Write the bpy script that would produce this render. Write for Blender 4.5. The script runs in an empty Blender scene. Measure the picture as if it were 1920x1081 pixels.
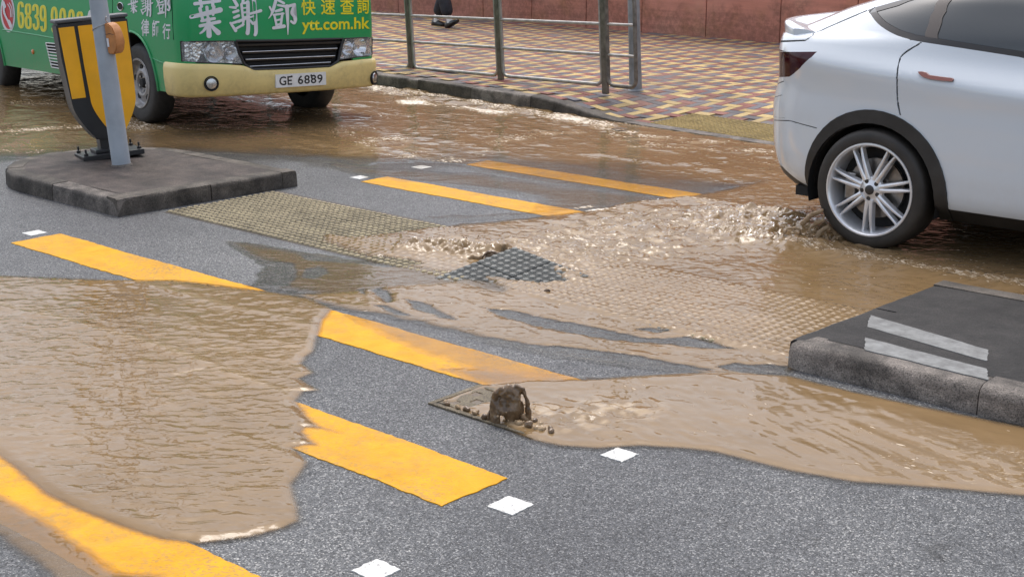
import bpy, bmesh, math, random
import numpy as np
from mathutils import Vector, Matrix, Quaternion
random.seed(7)
SC = bpy.context.scene
COL = SC.collection
R_ = math.radians

# ------------------------------------------------------------------ camera
FPX, PITCH, ROLL, YAW, CAMH = 2602.92, 0.26655, -0.004496, -0.738718, 1.92
_cp, _sp = math.cos(PITCH), math.sin(PITCH)
_fw = np.array([math.sin(YAW)*_cp, math.cos(YAW)*_cp, -_sp])
_rt = np.array([math.cos(YAW), -math.sin(YAW), 0.0])
_up = np.cross(_rt, _fw)
CR = math.cos(ROLL)*_rt + math.sin(ROLL)*_up
CU = -math.sin(ROLL)*_rt + math.cos(ROLL)*_up
CF = _fw
CP = np.array([0.0, 0.0, CAMH])
cam = bpy.data.cameras.new('camera')
cam.sensor_width = 36.0
cam.lens = FPX/1920*36.0
cam.clip_start = 0.05
cam.clip_end = 3000
camo = bpy.data.objects.new('camera', cam)
COL.objects.link(camo)
camo.matrix_world = Matrix(((CR[0], CU[0], -CF[0], CP[0]), (CR[1], CU[1], -CF[1], CP[1]), (CR[2], CU[2], -CF[2], CP[2]), (0, 0, 0, 1)))
SC.camera = camo

# ------------------------------------------------------------------ sky, sun, exposure
SUN_EL, SUN_AZ = 65.0, -45.0          # hazy bright sky, the sun veiled beyond the far pavement; azimuth measured from +Y towards +X
w = bpy.data.worlds.new('World')
SC.world = w
w.use_nodes = True
nt = w.node_tree
nt.nodes.clear()
sky = nt.nodes.new('ShaderNodeTexSky')
sky.sky_type = 'NISHITA'
sky.sun_disc = False
sky.sun_elevation = R_(SUN_EL)
sky.sun_rotation = R_(SUN_AZ)
sky.air_density = 1.0
sky.dust_density = 4.0
sky.ozone_density = 1.0
hs = nt.nodes.new('ShaderNodeHueSaturation')
hs.inputs['Saturation'].default_value = 0.55
bg = nt.nodes.new('ShaderNodeBackground')
bg.inputs['Strength'].default_value = 0.15
wo = nt.nodes.new('ShaderNodeOutputWorld')
nt.links.new(sky.outputs[0], hs.inputs['Color'])
nt.links.new(hs.outputs[0], bg.inputs[0])
nt.links.new(bg.outputs[0], wo.inputs[0])
sl = bpy.data.lights.new('sun', 'SUN')
sl.energy = 0.5
sl.angle = R_(20)
sl.color = (1.0, 0.95, 0.88)
so = bpy.data.objects.new('sun', sl)
COL.objects.link(so)
_sd = Vector((math.sin(R_(SUN_AZ))*math.cos(R_(SUN_EL)), math.cos(R_(SUN_AZ))*math.cos(R_(SUN_EL)), math.sin(R_(SUN_EL))))
so.rotation_euler = _sd.to_track_quat('Z', 'Y').to_euler()
so.location = _sd*30
SC.view_settings.view_transform = 'Standard'
SC.view_settings.look = 'None'
SC.view_settings.gamma = 1.0
SC.view_settings.exposure = 0.98
SC.view_settings.use_curve_mapping = False
SC.cycles.use_denoising = True
SC.cycles.max_bounces = 8
SC.cycles.transparent_max_bounces = 12
SC.cycles.sample_clamp_indirect = 6.0

# ------------------------------------------------------------------ helpers
def G(px, py, z=0.0):
    """ground point seen at a survey pixel (1920 wide), at height z"""
    d = CF*FPX + CR*(px-960) - CU*(py-540.5)
    t = (CAMH-z)/-d[2]
    P = CP + d*t
    return np.array([P[0], P[1], z])

def tag(o, label=None, cat=None, group=None, kind=None):
    if label: o['label'] = label
    if cat: o['category'] = cat
    if group: o['group'] = group
    if kind: o['kind'] = kind
    return o

def empty(name, loc=(0, 0, 0), rz=0.0):
    o = bpy.data.objects.new(name, None)
    o.empty_display_size = 0.1
    COL.objects.link(o)
    o.location = loc
    o.rotation_euler = (0, 0, rz)
    return o

def link(name, me, mat=None, parent=None, loc=None, rot=None):
    o = bpy.data.objects.new(name, me)
    COL.objects.link(o)
    if mat is not None and len(me.materials) == 0:
        me.materials.append(mat)
    if parent is not None: o.parent = parent
    if loc is not None: o.location = loc
    if rot is not None: o.rotation_euler = rot
    return o

def pyd(name, v, f, mat=None, parent=None, smooth=False, loc=None, rot=None):
    me = bpy.data.meshes.new(name)
    me.from_pydata([tuple(map(float, p)) for p in v], [], [tuple(q) for q in f])
    me.validate()
    me.update()
    if smooth:
        me.shade_smooth()
    return link(name, me, mat, parent, loc, rot)

def bmo(name, bm, mat=None, parent=None, smooth=False, loc=None, rot=None, recalc=True):
    if recalc: bmesh.ops.recalc_face_normals(bm, faces=bm.faces)
    me = bpy.data.meshes.new(name)
    bm.to_mesh(me)
    bm.free()
    if smooth: me.shade_smooth()
    return link(name, me, mat, parent, loc, rot)

def bm_box(bm, cx, cy, cz, sx, sy, sz, bevel=0.0, M=None, seg=2):
    r = bmesh.ops.create_cube(bm, size=1.0)
    vs = r['verts']
    bmesh.ops.scale(bm, vec=(sx, sy, sz), verts=vs)
    if bevel > 0:
        es = list({e for v in vs for e in v.link_edges})
        rr = bmesh.ops.bevel(bm, geom=es, offset=bevel, segments=seg, affect='EDGES', profile=0.5)
        vs = list({v for f in rr['faces'] for v in f.verts} | {v for v in vs if v.is_valid})
    bmesh.ops.translate(bm, vec=(cx, cy, cz), verts=vs)
    if M is not None: bmesh.ops.transform(bm, matrix=M, verts=vs)
    return vs

def box(name, c, s, mat, parent=None, bevel=0.0, seg=2, rot=None, smooth=False):
    bm = bmesh.new()
    bm_box(bm, 0, 0, 0, *s, bevel=bevel, seg=seg)
    return bmo(name, bm, mat, parent, smooth, loc=c, rot=rot)

def bm_tube(bm, pts, rad, n=10, cap=True, M=None):
    """tube along pts; rad scalar or list"""
    pts = [Vector(p) for p in pts]
    if not hasattr(rad, '__len__'): rad = [rad]*len(pts)
    rings = []
    prev = None
    for i, p in enumerate(pts):
        if i == 0: t = pts[1]-pts[0]
        elif i == len(pts)-1: t = pts[-1]-pts[-2]
        else: t = (pts[i+1]-pts[i]).normalized() + (pts[i]-pts[i-1]).normalized()
        t.normalize()
        if prev is None:
            a = Vector((0, 0, 1)) if abs(t.z) < 0.9 else Vector((1, 0, 0))
            u = t.cross(a).normalized()
        else:
            u = (prev - t*prev.dot(t)).normalized()
        prev = u
        v = t.cross(u)
        rings.append([bm.verts.new(p + (u*math.cos(2*math.pi*k/n) + v*math.sin(2*math.pi*k/n))*rad[i]) for k in range(n)])
    for a, b in zip(rings, rings[1:]):
        for k in range(n):
            bm.faces.new((a[k], a[(k+1) % n], b[(k+1) % n], b[k]))
    if cap:
        bm.faces.new(rings[0][::-1]); bm.faces.new(rings[-1])
    vs = [v for r in rings for v in r]
    if M is not None: bmesh.ops.transform(bm, matrix=M, verts=vs)
    return vs

def tube(name, pts, rad, mat, parent=None, n=10, smooth=True):
    bm = bmesh.new()
    bm_tube(bm, pts, rad, n)
    o = bmo(name, bm, mat, parent, False)
    if smooth: auto_smooth(o)
    return o

def bm_lathe(bm, prof, n=48, M=None):
    """prof: list of (r, h); axis is local Y"""
    rings = []
    for r, h in prof:
        if r < 1e-6:
            rings.append([bm.verts.new((0, h, 0))])
        else:
            rings.append([bm.verts.new((r*math.cos(2*math.pi*k/n), h, r*math.sin(2*math.pi*k/n))) for k in range(n)])
    for a, b in zip(rings, rings[1:]):
        if len(a) == 1 and len(b) == 1: continue
        if len(a) == 1:
            for k in range(n): bm.faces.new((a[0], b[(k+1) % n], b[k]))
        elif len(b) == 1:
            for k in range(n): bm.faces.new((a[k], a[(k+1) % n], b[0]))
        else:
            for k in range(n): bm.faces.new((a[k], a[(k+1) % n], b[(k+1) % n], b[k]))
    vs = [v for r in rings for v in r]
    if M is not None: bmesh.ops.transform(bm, matrix=M, verts=vs)
    return vs

def lathe(name, prof, mat, parent=None, n=48, loc=None, rot=None):
    bm = bmesh.new()
    bm_lathe(bm, prof, n)
    o = bmo(name, bm, mat, parent, False, loc, rot)
    auto_smooth(o)
    return o

def auto_smooth(o, deg=38):
    me = o.data
    me.shade_smooth()
    try:
        me.set_sharp_from_angle(angle=R_(deg))
    except Exception:
        pass

def copy_tree(o, parent=None):
    c = o.copy()
    COL.objects.link(c)
    c.parent = parent
    for ch in list(o.children): copy_tree(ch, c)
    return c

# lattice noise on numpy arrays
def _h(ix, iy, s):
    n = (ix.astype(np.int64)*374761393 + iy.astype(np.int64)*668265263 + s*974711) & 0xffffffff
    n = ((n ^ (n >> 13))*1274126177) & 0xffffffff
    return ((n ^ (n >> 16)) & 0xffff)/65535.0*2-1
def vn(x, y, s=0):
    x = np.asarray(x, float); y = np.asarray(y, float)
    ix = np.floor(x); iy = np.floor(y)
    fx = x-ix; fy = y-iy
    fx = fx*fx*fx*(fx*(fx*6-15)+10); fy = fy*fy*fy*(fy*(fy*6-15)+10)
    a = _h(ix, iy, s); b = _h(ix+1, iy, s); c = _h(ix, iy+1, s); d = _h(ix+1, iy+1, s)
    return (a*(1-fx)+b*fx)*(1-fy) + (c*(1-fx)+d*fx)*fy
def fbm(x, y, s=0, o=3):
    r = 0; a = 1.0; t = 0
    for i in range(o):
        r = r + a*vn(x*2**i+17.3*i, y*2**i-9.1*i, s+i); t += a; a *= 0.5
    return r/t
def sstep(t):
    t = np.clip(t, 0, 1)
    return t*t*(3-2*t)
def sdpoly(X, Y, poly):
    """signed distance, positive inside"""
    P = np.asarray(poly, float)
    d = np.full(X.shape, 1e9); ins = np.zeros(X.shape, bool)
    n = len(P)
    for i in range(n):
        ax, ay = P[i]; bx, by = P[(i+1) % n]
        ex, ey = bx-ax, by-ay
        t = np.clip(((X-ax)*ex + (Y-ay)*ey)/(ex*ex+ey*ey+1e-12), 0, 1)
        d = np.minimum(d, (X-ax-t*ex)**2 + (Y-ay-t*ey)**2)
        c = (ay > Y) != (by > Y)
        with np.errstate(divide='ignore', invalid='ignore'):
            xi = ax + (Y-ay)/(by-ay if by != ay else 1e-12)*ex
        ins ^= c & (X < xi)
    d = np.sqrt(d)
    return np.where(ins, d, -d)
def sdline(X, Y, pts):
    P = np.asarray(pts, float); d = np.full(X.shape, 1e9)
    for (ax, ay), (bx, by) in zip(P, P[1:]):
        ex, ey = bx-ax, by-ay
        t = np.clip(((X-ax)*ex + (Y-ay)*ey)/(ex*ex+ey*ey+1e-12), 0, 1)
        d = np.minimum(d, (X-ax-t*ex)**2 + (Y-ay-t*ey)**2)
    return np.sqrt(d)
def GP(pix, z=0.0):
    return [tuple(G(a, b, z)[:2]) for a, b in pix]
# ------------------------------------------------------------------ materials
class NT:
    def __init__(s, name):
        s.m = bpy.data.materials.new(name); s.m.use_nodes = True
        s.t = s.m.node_tree; s.n = s.t.nodes
        s.b = s.n['Principled BSDF']; s.out = s.n['Material Output']
    def new(s, typ, **k):
        n = s.n.new('ShaderNode'+typ)
        for a, v in k.items(): setattr(n, a, v)
        return n
    def L(s, a, b): s.t.links.new(a, b)
    def coord(s, kind='Object', scale=(1, 1, 1), rot=(0, 0, 0)):
        c = s.new('TexCoord'); m = s.new('Mapping')
        m.inputs['Scale'].default_value = scale; m.inputs['Rotation'].default_value = rot
        s.L(c.outputs[kind], m.inputs['Vector']); return m.outputs[0]
    def pos(s, scale=(1, 1, 1), rot=(0, 0, 0)):
        c = s.new('NewGeometry'); m = s.new('Mapping', vector_type='POINT')
        m.inputs['Scale'].default_value = scale; m.inputs['Rotation'].default_value = rot
        s.L(c.outputs['Position'], m.inputs['Vector']); return m.outputs[0]
    def noise(s, vec, scale, detail=4, rough=0.55, dist=0.0):
        n = s.new('TexNoise'); n.inputs['Scale'].default_value = scale; n.inputs['Detail'].default_value = detail
        n.inputs['Roughness'].default_value = rough; n.inputs['Distortion'].default_value = dist
        s.L(vec, n.inputs['Vector']); return n.outputs['Fac']
    def vor(s, vec, scale, feature='F1', out='Distance', rand=1.0):
        n = s.new('TexVoronoi', feature=feature); n.inputs['Scale'].default_value = scale
        n.inputs['Randomness'].default_value = rand
        s.L(vec, n.inputs['Vector']); return n.outputs[out]
    def ramp(s, fac, stops, interp='LINEAR'):
        n = s.new('ValToRGB'); n.color_ramp.interpolation = interp
        e = n.color_ramp.elements
        while len(e) < len(stops): e.new(0.5)
        for el, (p, c) in zip(e, stops):
            el.position = p; el.color = (*c, 1) if len(c) == 3 else c
        s.L(fac, n.inputs[0]); return n.outputs[0]
    def mix(s, fac, a, b, mode='MIX'):
        n = s.new('Mix', data_type='RGBA', blend_type=mode)
        s.put(n.inputs[0], fac); s.put(n.inputs[6], a); s.put(n.inputs[7], b); return n.outputs[2]
    def math(s, op, a, b=0.5, clamp=False):
        n = s.new('Math', operation=op, use_clamp=clamp); s.put(n.inputs[0], a); s.put(n.inputs[1], b); return n.outputs[0]
    def put(s, sock, v):
        if hasattr(v, 'is_output') or isinstance(v, bpy.types.NodeSocket): s.L(v, sock)
        elif isinstance(v, (tuple, list)): sock.default_value = (*v, 1) if len(v) == 3 else v
        else: sock.default_value = v
    def bump(s, h, strength=0.5, dist=0.01, prev=None):
        n = s.new('Bump'); n.inputs['Strength'].default_value = strength; n.inputs['Distance'].default_value = dist
        s.L(h, n.inputs['Height'])
        if prev is not None: s.L(prev, n.inputs['Normal'])
        return n.outputs[0]
    def set(s, **k):
        names = dict(col='Base Color', rough='Roughness', metal='Metallic', ior='IOR', spec='Specular IOR Level', coat='Coat Weight', coatr='Coat Roughness', alpha='Alpha', normal='Normal', trans='Transmission Weight', emit='Emission Color', emits='Emission Strength', sss='Subsurface Weight')
        for a, v in k.items(): s.put(s.b.inputs[names[a]], v)
        return s

def simple(name, col, rough=0.5, metal=0.0, var=0.0, vscale=8.0, bump=0.0, bscale=60.0, **k):
    t = NT(name)
    vec = t.coord('Object')
    c = col
    if var > 0:
        n = t.noise(vec, vscale, 5)
        lo = tuple(x*(1-var) for x in col); hi = tuple(min(1, x*(1+var)) for x in col)
        c = t.ramp(n, [(0.3, lo), (0.7, hi)])
    t.set(col=c, rough=rough, metal=metal, **k)
    if bump > 0:
        t.set(normal=t.bump(t.noise(vec, bscale, 3), bump, 0.004))
    return t.m

def m_asphalt():
    t = NT('asphalt')
    p = t.pos()
    chips = t.vor(p, 175, out='Color')
    g = t.new('SeparateColor'); t.L(chips, g.inputs[0])
    cc = t.ramp(g.outputs[0], [(0.0, (0.024, 0.026, 0.029)), (0.35, (0.065, 0.069, 0.075)), (0.80, (0.132, 0.137, 0.146)), (1.0, (0.33, 0.33, 0.325))])
    edge = t.vor(p, 175, 'DISTANCE_TO_EDGE')
    em = t.ramp(edge, [(0.0, (0.3,)*3), (0.10, (1,)*3)])
    cc = t.mix(1.0, cc, em, 'MULTIPLY')
    big = t.noise(p, 0.7, 5, 0.6)
    bl = t.ramp(big, [(0.30, (0.58, 0.58, 0.60)), (0.50, (0.88, 0.88, 0.88)), (0.70, (1.35, 1.33, 1.28))])
    cc = t.mix(1.0, cc, bl, 'MULTIPLY')
    sp = t.noise(p, 4.6, 4, 0.62)
    dk = t.ramp(sp, [(0.30, (0.5,)*3), (0.38, (1,)*3)])
    cc = t.mix(1.0, cc, dk, 'MULTIPLY')
    # dry dusty patch nearest the viewer
    t.set(col=cc, rough=t.ramp(g.outputs[1], [(0, (0.35,)*3), (1, (0.75,)*3)]), spec=0.5)
    d = t.vor(p, 175)
    inv = t.math('SUBTRACT', 1.0, d)
    h = t.math('ADD', inv, t.math('MULTIPLY', g.outputs[2], 0.7))
    t.set(normal=t.bump(h, 0.7, 0.0045))
    return t.m

def m_stripe():
    t = NT('yellow_thermoplastic')
    p = t.pos()
    n = t.noise(p, 6, 6, 0.65, 0.4)
    c = t.ramp(n, [(0.28, (0.50, 0.235, 0.002)), (0.5, (0.62, 0.30, 0.003)), (0.75, (0.68, 0.35, 0.008))])
    g = t.noise(p, 55, 4, 0.7)
    pit = t.ramp(g, [(0.27, (0.30, 0.24, 0.16)), (0.36, (1, 1, 1))])
    c = t.mix(0.85, c, pit, 'MULTIPLY')
    gr = t.mix(1.0, t.ramp(t.noise(p, 2.2, 6, 0.7, 0.9), [(0.42, (0, 0, 0)), (0.66, (1,)*3)]), t.ramp(t.noise(p, 24, 5, 0.75), [(0.38, (0, 0, 0)), (0.62, (1,)*3)]), 'MULTIPLY')
    c = t.mix(t.math('MULTIPLY', gr, 0.55), c, (0.22, 0.16, 0.10))
    wr = t.mix(1.0, t.ramp(t.noise(p, 1.3, 4, 0.6), [(0.45, (0, 0, 0)), (0.7, (1,)*3)]), t.ramp(t.vor(p, 115, out='Color'), [(0.62, (0, 0, 0)), (0.70, (1,)*3)]), 'MULTIPLY')
    c = t.mix(t.math('MULTIPLY', wr, 0.7), c, (0.12, 0.12, 0.12))
    t.set(col=c, rough=0.6, spec=0.18)
    b = t.bump(t.noise(p, 14, 5, 0.7, 0.6), 0.5, 0.012)
    t.set(normal=t.bump(t.noise(p, 130, 2), 0.35, 0.003, b))
    return t.m

def m_white_mark():
    t = NT('white_marking_paint')
    p = t.pos()
    pit = t.ramp(t.noise(p, 70, 4, 0.7), [(0.34, (0.18, 0.18, 0.18)), (0.43, (0.62, 0.62, 0.605))])
    pit = t.mix(1.0, pit, t.ramp(t.noise(p, 16, 5, 0.7), [(0.3, (0.72, 0.70, 0.66)), (0.6, (1.03,)*3)]), 'MULTIPLY')
    t.set(col=pit, rough=0.55, normal=t.bump(t.noise(p, 120, 3), 0.4, 0.003))
    return t.m

def m_concrete(name, lo, hi, dark=0.5, rgh=0.7):
    t = NT(name)
    p = t.pos()
    n = t.noise(p, 7, 7, 0.7)
    c = t.ramp(n, [(0.3, lo), (0.68, hi)])
    st = t.noise(p, 2.3, 5, 0.65, 1.0)
    c = t.mix(1.0, c, t.ramp(st, [(0.38, (dark,)*3), (0.6, (1,)*3)]), 'MULTIPLY')
    sp = t.ramp(t.noise(p, 160, 2), [(0.36, (0.45,)*3), (0.5, (1,)*3), (0.64, (1,)*3), (0.72, (1.9,)*3)])
    c = t.mix(1.0, c, sp, 'MULTIPLY')
    t.set(col=c, rough=rgh, spec=0.3+0.3*(rgh < 0.6))
    b = t.bump(t.noise(p, 30, 5, 0.7), 0.5, 0.012)
    t.set(normal=t.bump(t.noise(p, 140, 2), 0.6, 0.004, b))
    return t.m

def m_paver(name, col, var=0.25):
    t = NT(name)
    p = t.pos()
    oi = t.new('ObjectInfo')
    n = t.noise(p, 2.2, 5, 0.6)
    c = t.ramp(n, [(0.3, tuple(x*(1-var) for x in col)), (0.7, tuple(min(1, x*(1+var)) for x in col))])
    c = t.mix(1.0, c, t.ramp(t.noise(p, 40, 4, 0.7), [(0.3, (0.7,)*3), (0.6, (1.08,)*3)]), 'MULTIPLY')
    c = t.mix(t.ramp(t.noise(p, 0.9, 5, 0.65, 0.5), [(0.42, (0, 0, 0)), (0.72, (0.55,)*3)]), c, (0.20, 0.16, 0.12))
    rv = t.ramp(oi.outputs['Random'], [(0, (0.82,)*3), (1, (1.15,)*3)])
    c = t.mix(1.0, c, rv, 'MULTIPLY')
    # damp, darker film where the flood reached
    t.set(col=c, rough=0.72, spec=0.25, normal=t.bump(t.noise(p, 120, 3), 0.4, 0.003))
    return t.m

def m_wall():
    t = NT('stained_red_wall')
    p = t.pos()
    base = t.ramp(t.noise(p, 0.9, 5, 0.6, 0.3), [(0.3, (0.52, 0.215, 0.155)), (0.55, (0.60, 0.27, 0.20)), (0.8, (0.64, 0.36, 0.25))])
    hz = t.pos(scale=(0.5, 0.5, 9))
    streak = t.ramp(t.noise(hz, 1.3, 5, 0.65), [(0.35, (0.84, 0.83, 0.82)), (0.62, (1.1, 1.07, 1.05))])
    c = t.mix(1.0, base, streak, 'MULTIPLY')
    och = t.noise(p, 2.2, 4, 0.6)
    c = t.mix(t.ramp(och, [(0.5, (0, 0, 0)), (0.75, (0.55,)*3)]), c, (0.40, 0.20, 0.09))
    # mould and splash stains that hug the foot of the wall with a ragged outline
    g = t.new('NewGeometry'); s = t.new('SeparateXYZ'); t.L(g.outputs['Position'], s.inputs[0])
    hgt = t.math('ADD', s.outputs[2], t.math('MULTIPLY', t.noise(p, 1.1, 5, 0.65, 0.8), -1.0))
    grime = t.ramp(hgt, [(-0.0, (1, 1, 1)), (0.16, (0, 0, 0))])
    grime = t.mix(1.0, grime, t.ramp(t.noise(p, 13, 5, 0.75), [(0.35, (0.2,)*3), (0.6, (1,)*3)]), 'MULTIPLY')
    c = t.mix(t.math('MULTIPLY', grime, 0.45), c, (0.045, 0.035, 0.025))
    t.set(col=c, rough=0.75, spec=0.25, normal=t.bump(t.noise(p, 25, 5, 0.7), 0.35, 0.01))
    return t.m

def m_water():
    t = NT('muddy_water')
    am = t.new('Attribute', attribute_name='mud'); af = t.new('Attribute', attribute_name='foam'); ar = t.new('Attribute', attribute_name='rip')
    p = t.pos()
    # rippled coordinates: crests lie across the flow
    q = t.pos(scale=(1, 1, 1), rot=(0, 0, -0.7387))
    mp = t.new('Mapping'); mp.inputs['Scale'].default_value = (0.62, 1.25, 1); t.L(q, mp.inputs['Vector'])
    aq = mp.outputs[0]
    col = t.ramp(t.noise(p, 0.9, 4, 0.6), [(0.3, (0.170, 0.108, 0.049)), (0.7, (0.228, 0.150, 0.076))])
    sw = t.new('Mapping'); sw.inputs['Scale'].default_value = (0.9, 5.0, 1); sw.inputs['Rotation'].default_value = (0, 0, 0.12); t.L(p, sw.inputs['Vector'])
    silt = t.ramp(t.noise(sw.outputs[0], 1.6, 5, 0.65, 0.8), [(0.35, (0.93,)*3), (0.7, (1.07,)*3)])
    col = t.mix(1.0, col, silt, 'MULTIPLY')
    # foam and suspended bubbles: small separate flecks, merging into froth where the foam is thick
    fl = t.new('Mapping'); fl.inputs['Scale'].default_value = (0.62, 1.2, 1); t.L(p, fl.inputs['Vector'])
    wv = t.new('TexNoise'); wv.inputs['Scale'].default_value = 9.0; wv.inputs['Detail'].default_value = 3; t.L(fl.outputs[0], wv.inputs['Vector'])
    wm = t.new('VectorMath', operation='MULTIPLY_ADD'); t.L(wv.outputs['Color'], wm.inputs[0]); wm.inputs[1].default_value = (0.11, 0.11, 0.0); t.L(fl.outputs[0], wm.inputs[2])
    vd = t.new('TexVoronoi'); vd.inputs['Scale'].default_value = 34.0; t.L(wm.outputs[0], vd.inputs['Vector'])
    sc_ = t.new('SeparateColor'); t.L(vd.outputs['Color'], sc_.inputs[0])
    rad = t.math('MULTIPLY', t.math('SUBTRACT', t.math('ADD', af.outputs['Fac'], t.math('MULTIPLY', sc_.outputs[0], 0.55)), 0.84), 0.75)
    dots = t.math('MULTIPLY', t.math('SUBTRACT', rad, vd.outputs['Distance']), 9.0, True)
    f1 = t.noise(fl.outputs[0], 38, 5, 0.75, 0.8)
    thr = t.math('SUBTRACT', 0.97, t.math('MULTIPLY', af.outputs['Fac'], 0.50))
    fro = t.math('MULTIPLY', t.math('SUBTRACT', f1, thr), 9.0, True)
    fm = t.math('MAXIMUM', dots, fro)
    ac = t.new('Attribute', attribute_name='crest'); col = t.mix(t.math('MULTIPLY', ac.outputs['Fac'], 0.75), col, (0.46, 0.35, 0.225))
    col = t.mix(t.math('MULTIPLY', fm, 0.85), col, (0.56, 0.455, 0.325))
    rough = t.math('ADD', 0.02, t.math('MULTIPLY', fm, 0.5))
    alpha = t.math('MAXIMUM', am.outputs['Fac'], t.math('MULTIPLY', fm, t.math('GREATER_THAN', am.outputs['Fac'], 0.08)))
    t.set(col=col, rough=rough, ior=1.33, spec=0.5)
    n0 = t.noise(aq, 4.5, 2, 0.5)
    n1 = t.noise(aq, 13.0, 2, 0.5, 0.9)
    n2 = t.noise(aq, 27, 2, 0.5, 0.5)
    h = t.math('ADD', n1, t.math('ADD', t.math('MULTIPLY', n2, 0.26), t.math('MULTIPLY', n0, 1.3)))
    h = t.math('MULTIPLY', h, ar.outputs['Fac'])
    h = t.math('ADD', h, t.math('MULTIPLY', fm, 0.5))
    nb = t.bump(h, 1.0, 0.0084)
    t.set(normal=nb, alpha=1.0)
    # clear film at the wet margin: darkens what lies under it and shines a little
    aw = t.new('Attribute', attribute_name='wet')
    tr = t.new('BsdfTransparent'); t.L(t.mix(aw.outputs['Fac'], (1, 1, 1), (0.86, 0.845, 0.815)), tr.inputs[0])
    gl = t.new('BsdfGlossy'); gl.inputs['Roughness'].default_value = 0.12; t.L(nb, gl.inputs['Normal'])
    fr = t.new('Fresnel'); fr.inputs['IOR'].default_value = 1.40; t.L(nb, fr.inputs['Normal'])
    m1 = t.new('MixShader'); t.L(t.math('MULTIPLY', fr.outputs[0], t.math('MULTIPLY', aw.outputs['Fac'], 0.55)), m1.inputs[0]); t.L(tr.outputs[0], m1.inputs[1]); t.L(gl.outputs[0], m1.inputs[2])
    # silt-laden water: light is scattered inside the volume, so the body colour barely follows the ripples; only the surface sheen does
    ge = t.new('NewGeometry'); nm = t.new('Mix', data_type='VECTOR'); ak = t.new('Attribute', attribute_name='chop'); t.L(t.math('ADD', 0.12, t.math('MULTIPLY', ak.outputs['Fac'], 0.8), True), nm.inputs[0]); nm.inputs[4].default_value = (0, 0, 1); t.L(ge.outputs['Normal'], nm.inputs[5])
    df = t.new('BsdfDiffuse'); t.L(col, df.inputs[0]); t.L(nm.outputs[1], df.inputs['Normal'])
    g2 = t.new('BsdfGlossy'); t.L(rough, g2.inputs['Roughness']); t.L(nb, g2.inputs['Normal'])
    m3 = t.new('MixShader'); t.L(fr.outputs[0], m3.inputs[0]); t.L(df.outputs[0], m3.inputs[1]); t.L(g2.outputs[0], m3.inputs[2])
    m2 = t.new('MixShader'); t.L(alpha, m2.inputs[0]); t.L(m1.outputs[0], m2.inputs[1]); t.L(m3.outputs[0], m2.inputs[2])
    t.L(m2.outputs[0], t.out.inputs[0])
    return t.m

def m_paint(name, col, rough=0.25, coat=0.6, dirt=0.0, dirtcol=(0.16, 0.12, 0.08), zlo=0.3, zhi=0.8):
    t = NT(name)
    c = col
    o = t.coord('Object')
    if dirt > 0:
        s = t.new('SeparateXYZ'); tc = t.new('TexCoord'); t.L(tc.outputs['Object'], s.inputs[0])
        n = t.noise(o, 3.0, 6, 0.7, 0.6)
        hh = t.math('ADD', s.outputs[2], t.math('MULTIPLY', n, -0.75))
        mk = t.ramp(hh, [(max(0.0, zlo-0.375), (1, 1, 1)), (max(0.02, zhi-0.375), (0, 0, 0))])
        fine = t.ramp(t.noise(o, 22, 5, 0.75), [(0.35, (0.25,)*3), (0.65, (1,)*3)])
        c = t.mix(t.math('MULTIPLY', t.mix(1.0, mk, fine, 'MULTIPLY'), dirt), col, dirtcol)
    t.set(col=c, rough=rough, coat=coat, coatr=0.06, normal=t.bump(t.noise(o, 3.5, 2), 0.02, 0.02))
    return t.m

M = {}
M['asphalt'] = m_asphalt()
M['stripe'] = m_stripe()
M['white_mark'] = m_white_mark()
M['kerb'] = m_concrete('kerb_concrete', (0.10, 0.088, 0.078), (0.30, 0.26, 0.225), 0.35)
M['kerb_dark'] = m_concrete('kerb_concrete_mossy', (0.055, 0.048, 0.04), (0.17, 0.145, 0.12), 0.4)
M['kerb_black'] = m_concrete('kerb_black_paint', (0.012, 0.012, 0.012), (0.035, 0.033, 0.03), 0.6)
M['bitumen'] = m_concrete('island_bitumen', (0.04, 0.034, 0.032), (0.115, 0.09, 0.078), 0.55)
M['bitumen_dark'] = m_concrete('island_bitumen_wet', (0.014, 0.0135, 0.0135), (0.042, 0.038, 0.036), 0.6, 0.72)
M['tactile'] = m_concrete('tactile_tile_muddy', (0.26, 0.215, 0.13), (0.44, 0.37, 0.23), 0.75)
M['tactile_gap'] = m_concrete('tactile_gap_muddy', (0.05, 0.042, 0.028), (0.12, 0.10, 0.065), 0.75)
M['tactile_greygap'] = m_concrete('tactile_gap_grey', (0.035, 0.037, 0.036), (0.07, 0.075, 0.07), 0.75)
M['tactile_yelgap'] = m_concrete('tactile_gap_yellow', (0.16, 0.11, 0.035), (0.26, 0.19, 0.07), 0.75)
M['tactile_grey'] = m_concrete('tactile_tile_grey', (0.13, 0.13, 0.12), (0.27, 0.27, 0.25), 0.75)
M['tactile_yellow'] = m_concrete('tactile_tile_yellow', (0.26, 0.18, 0.055), (0.42, 0.31, 0.12), 0.75)
M['p_yellow'] = m_paver('paver_yellow', (0.45, 0.325, 0.14))
M['p_red'] = m_paver('paver_red', (0.215, 0.085, 0.068))
M['p_grey'] = m_paver('paver_grey', (0.12, 0.115, 0.128))
M['grout'] = simple('paving_sand', (0.10, 0.085, 0.07), 0.9, var=0.2)
M['wall'] = m_wall()
M['joint'] = simple('wall_joint', (0.05, 0.03, 0.025), 0.9)
M['steel'] = simple('weathered_steel', (0.17, 0.15, 0.13), 0.5, 0.55, var=0.45, vscale=14, bump=0.2, bscale=90)
M['steel_light'] = simple('galvanised_rail', (0.36, 0.34, 0.32), 0.45, 0.6, var=0.3, vscale=10, bump=0.15)
M['pole'] = simple('grey_pole_paint', (0.33, 0.365, 0.40), 0.5, 0.1, var=0.12, vscale=6, bump=0.1)
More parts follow.
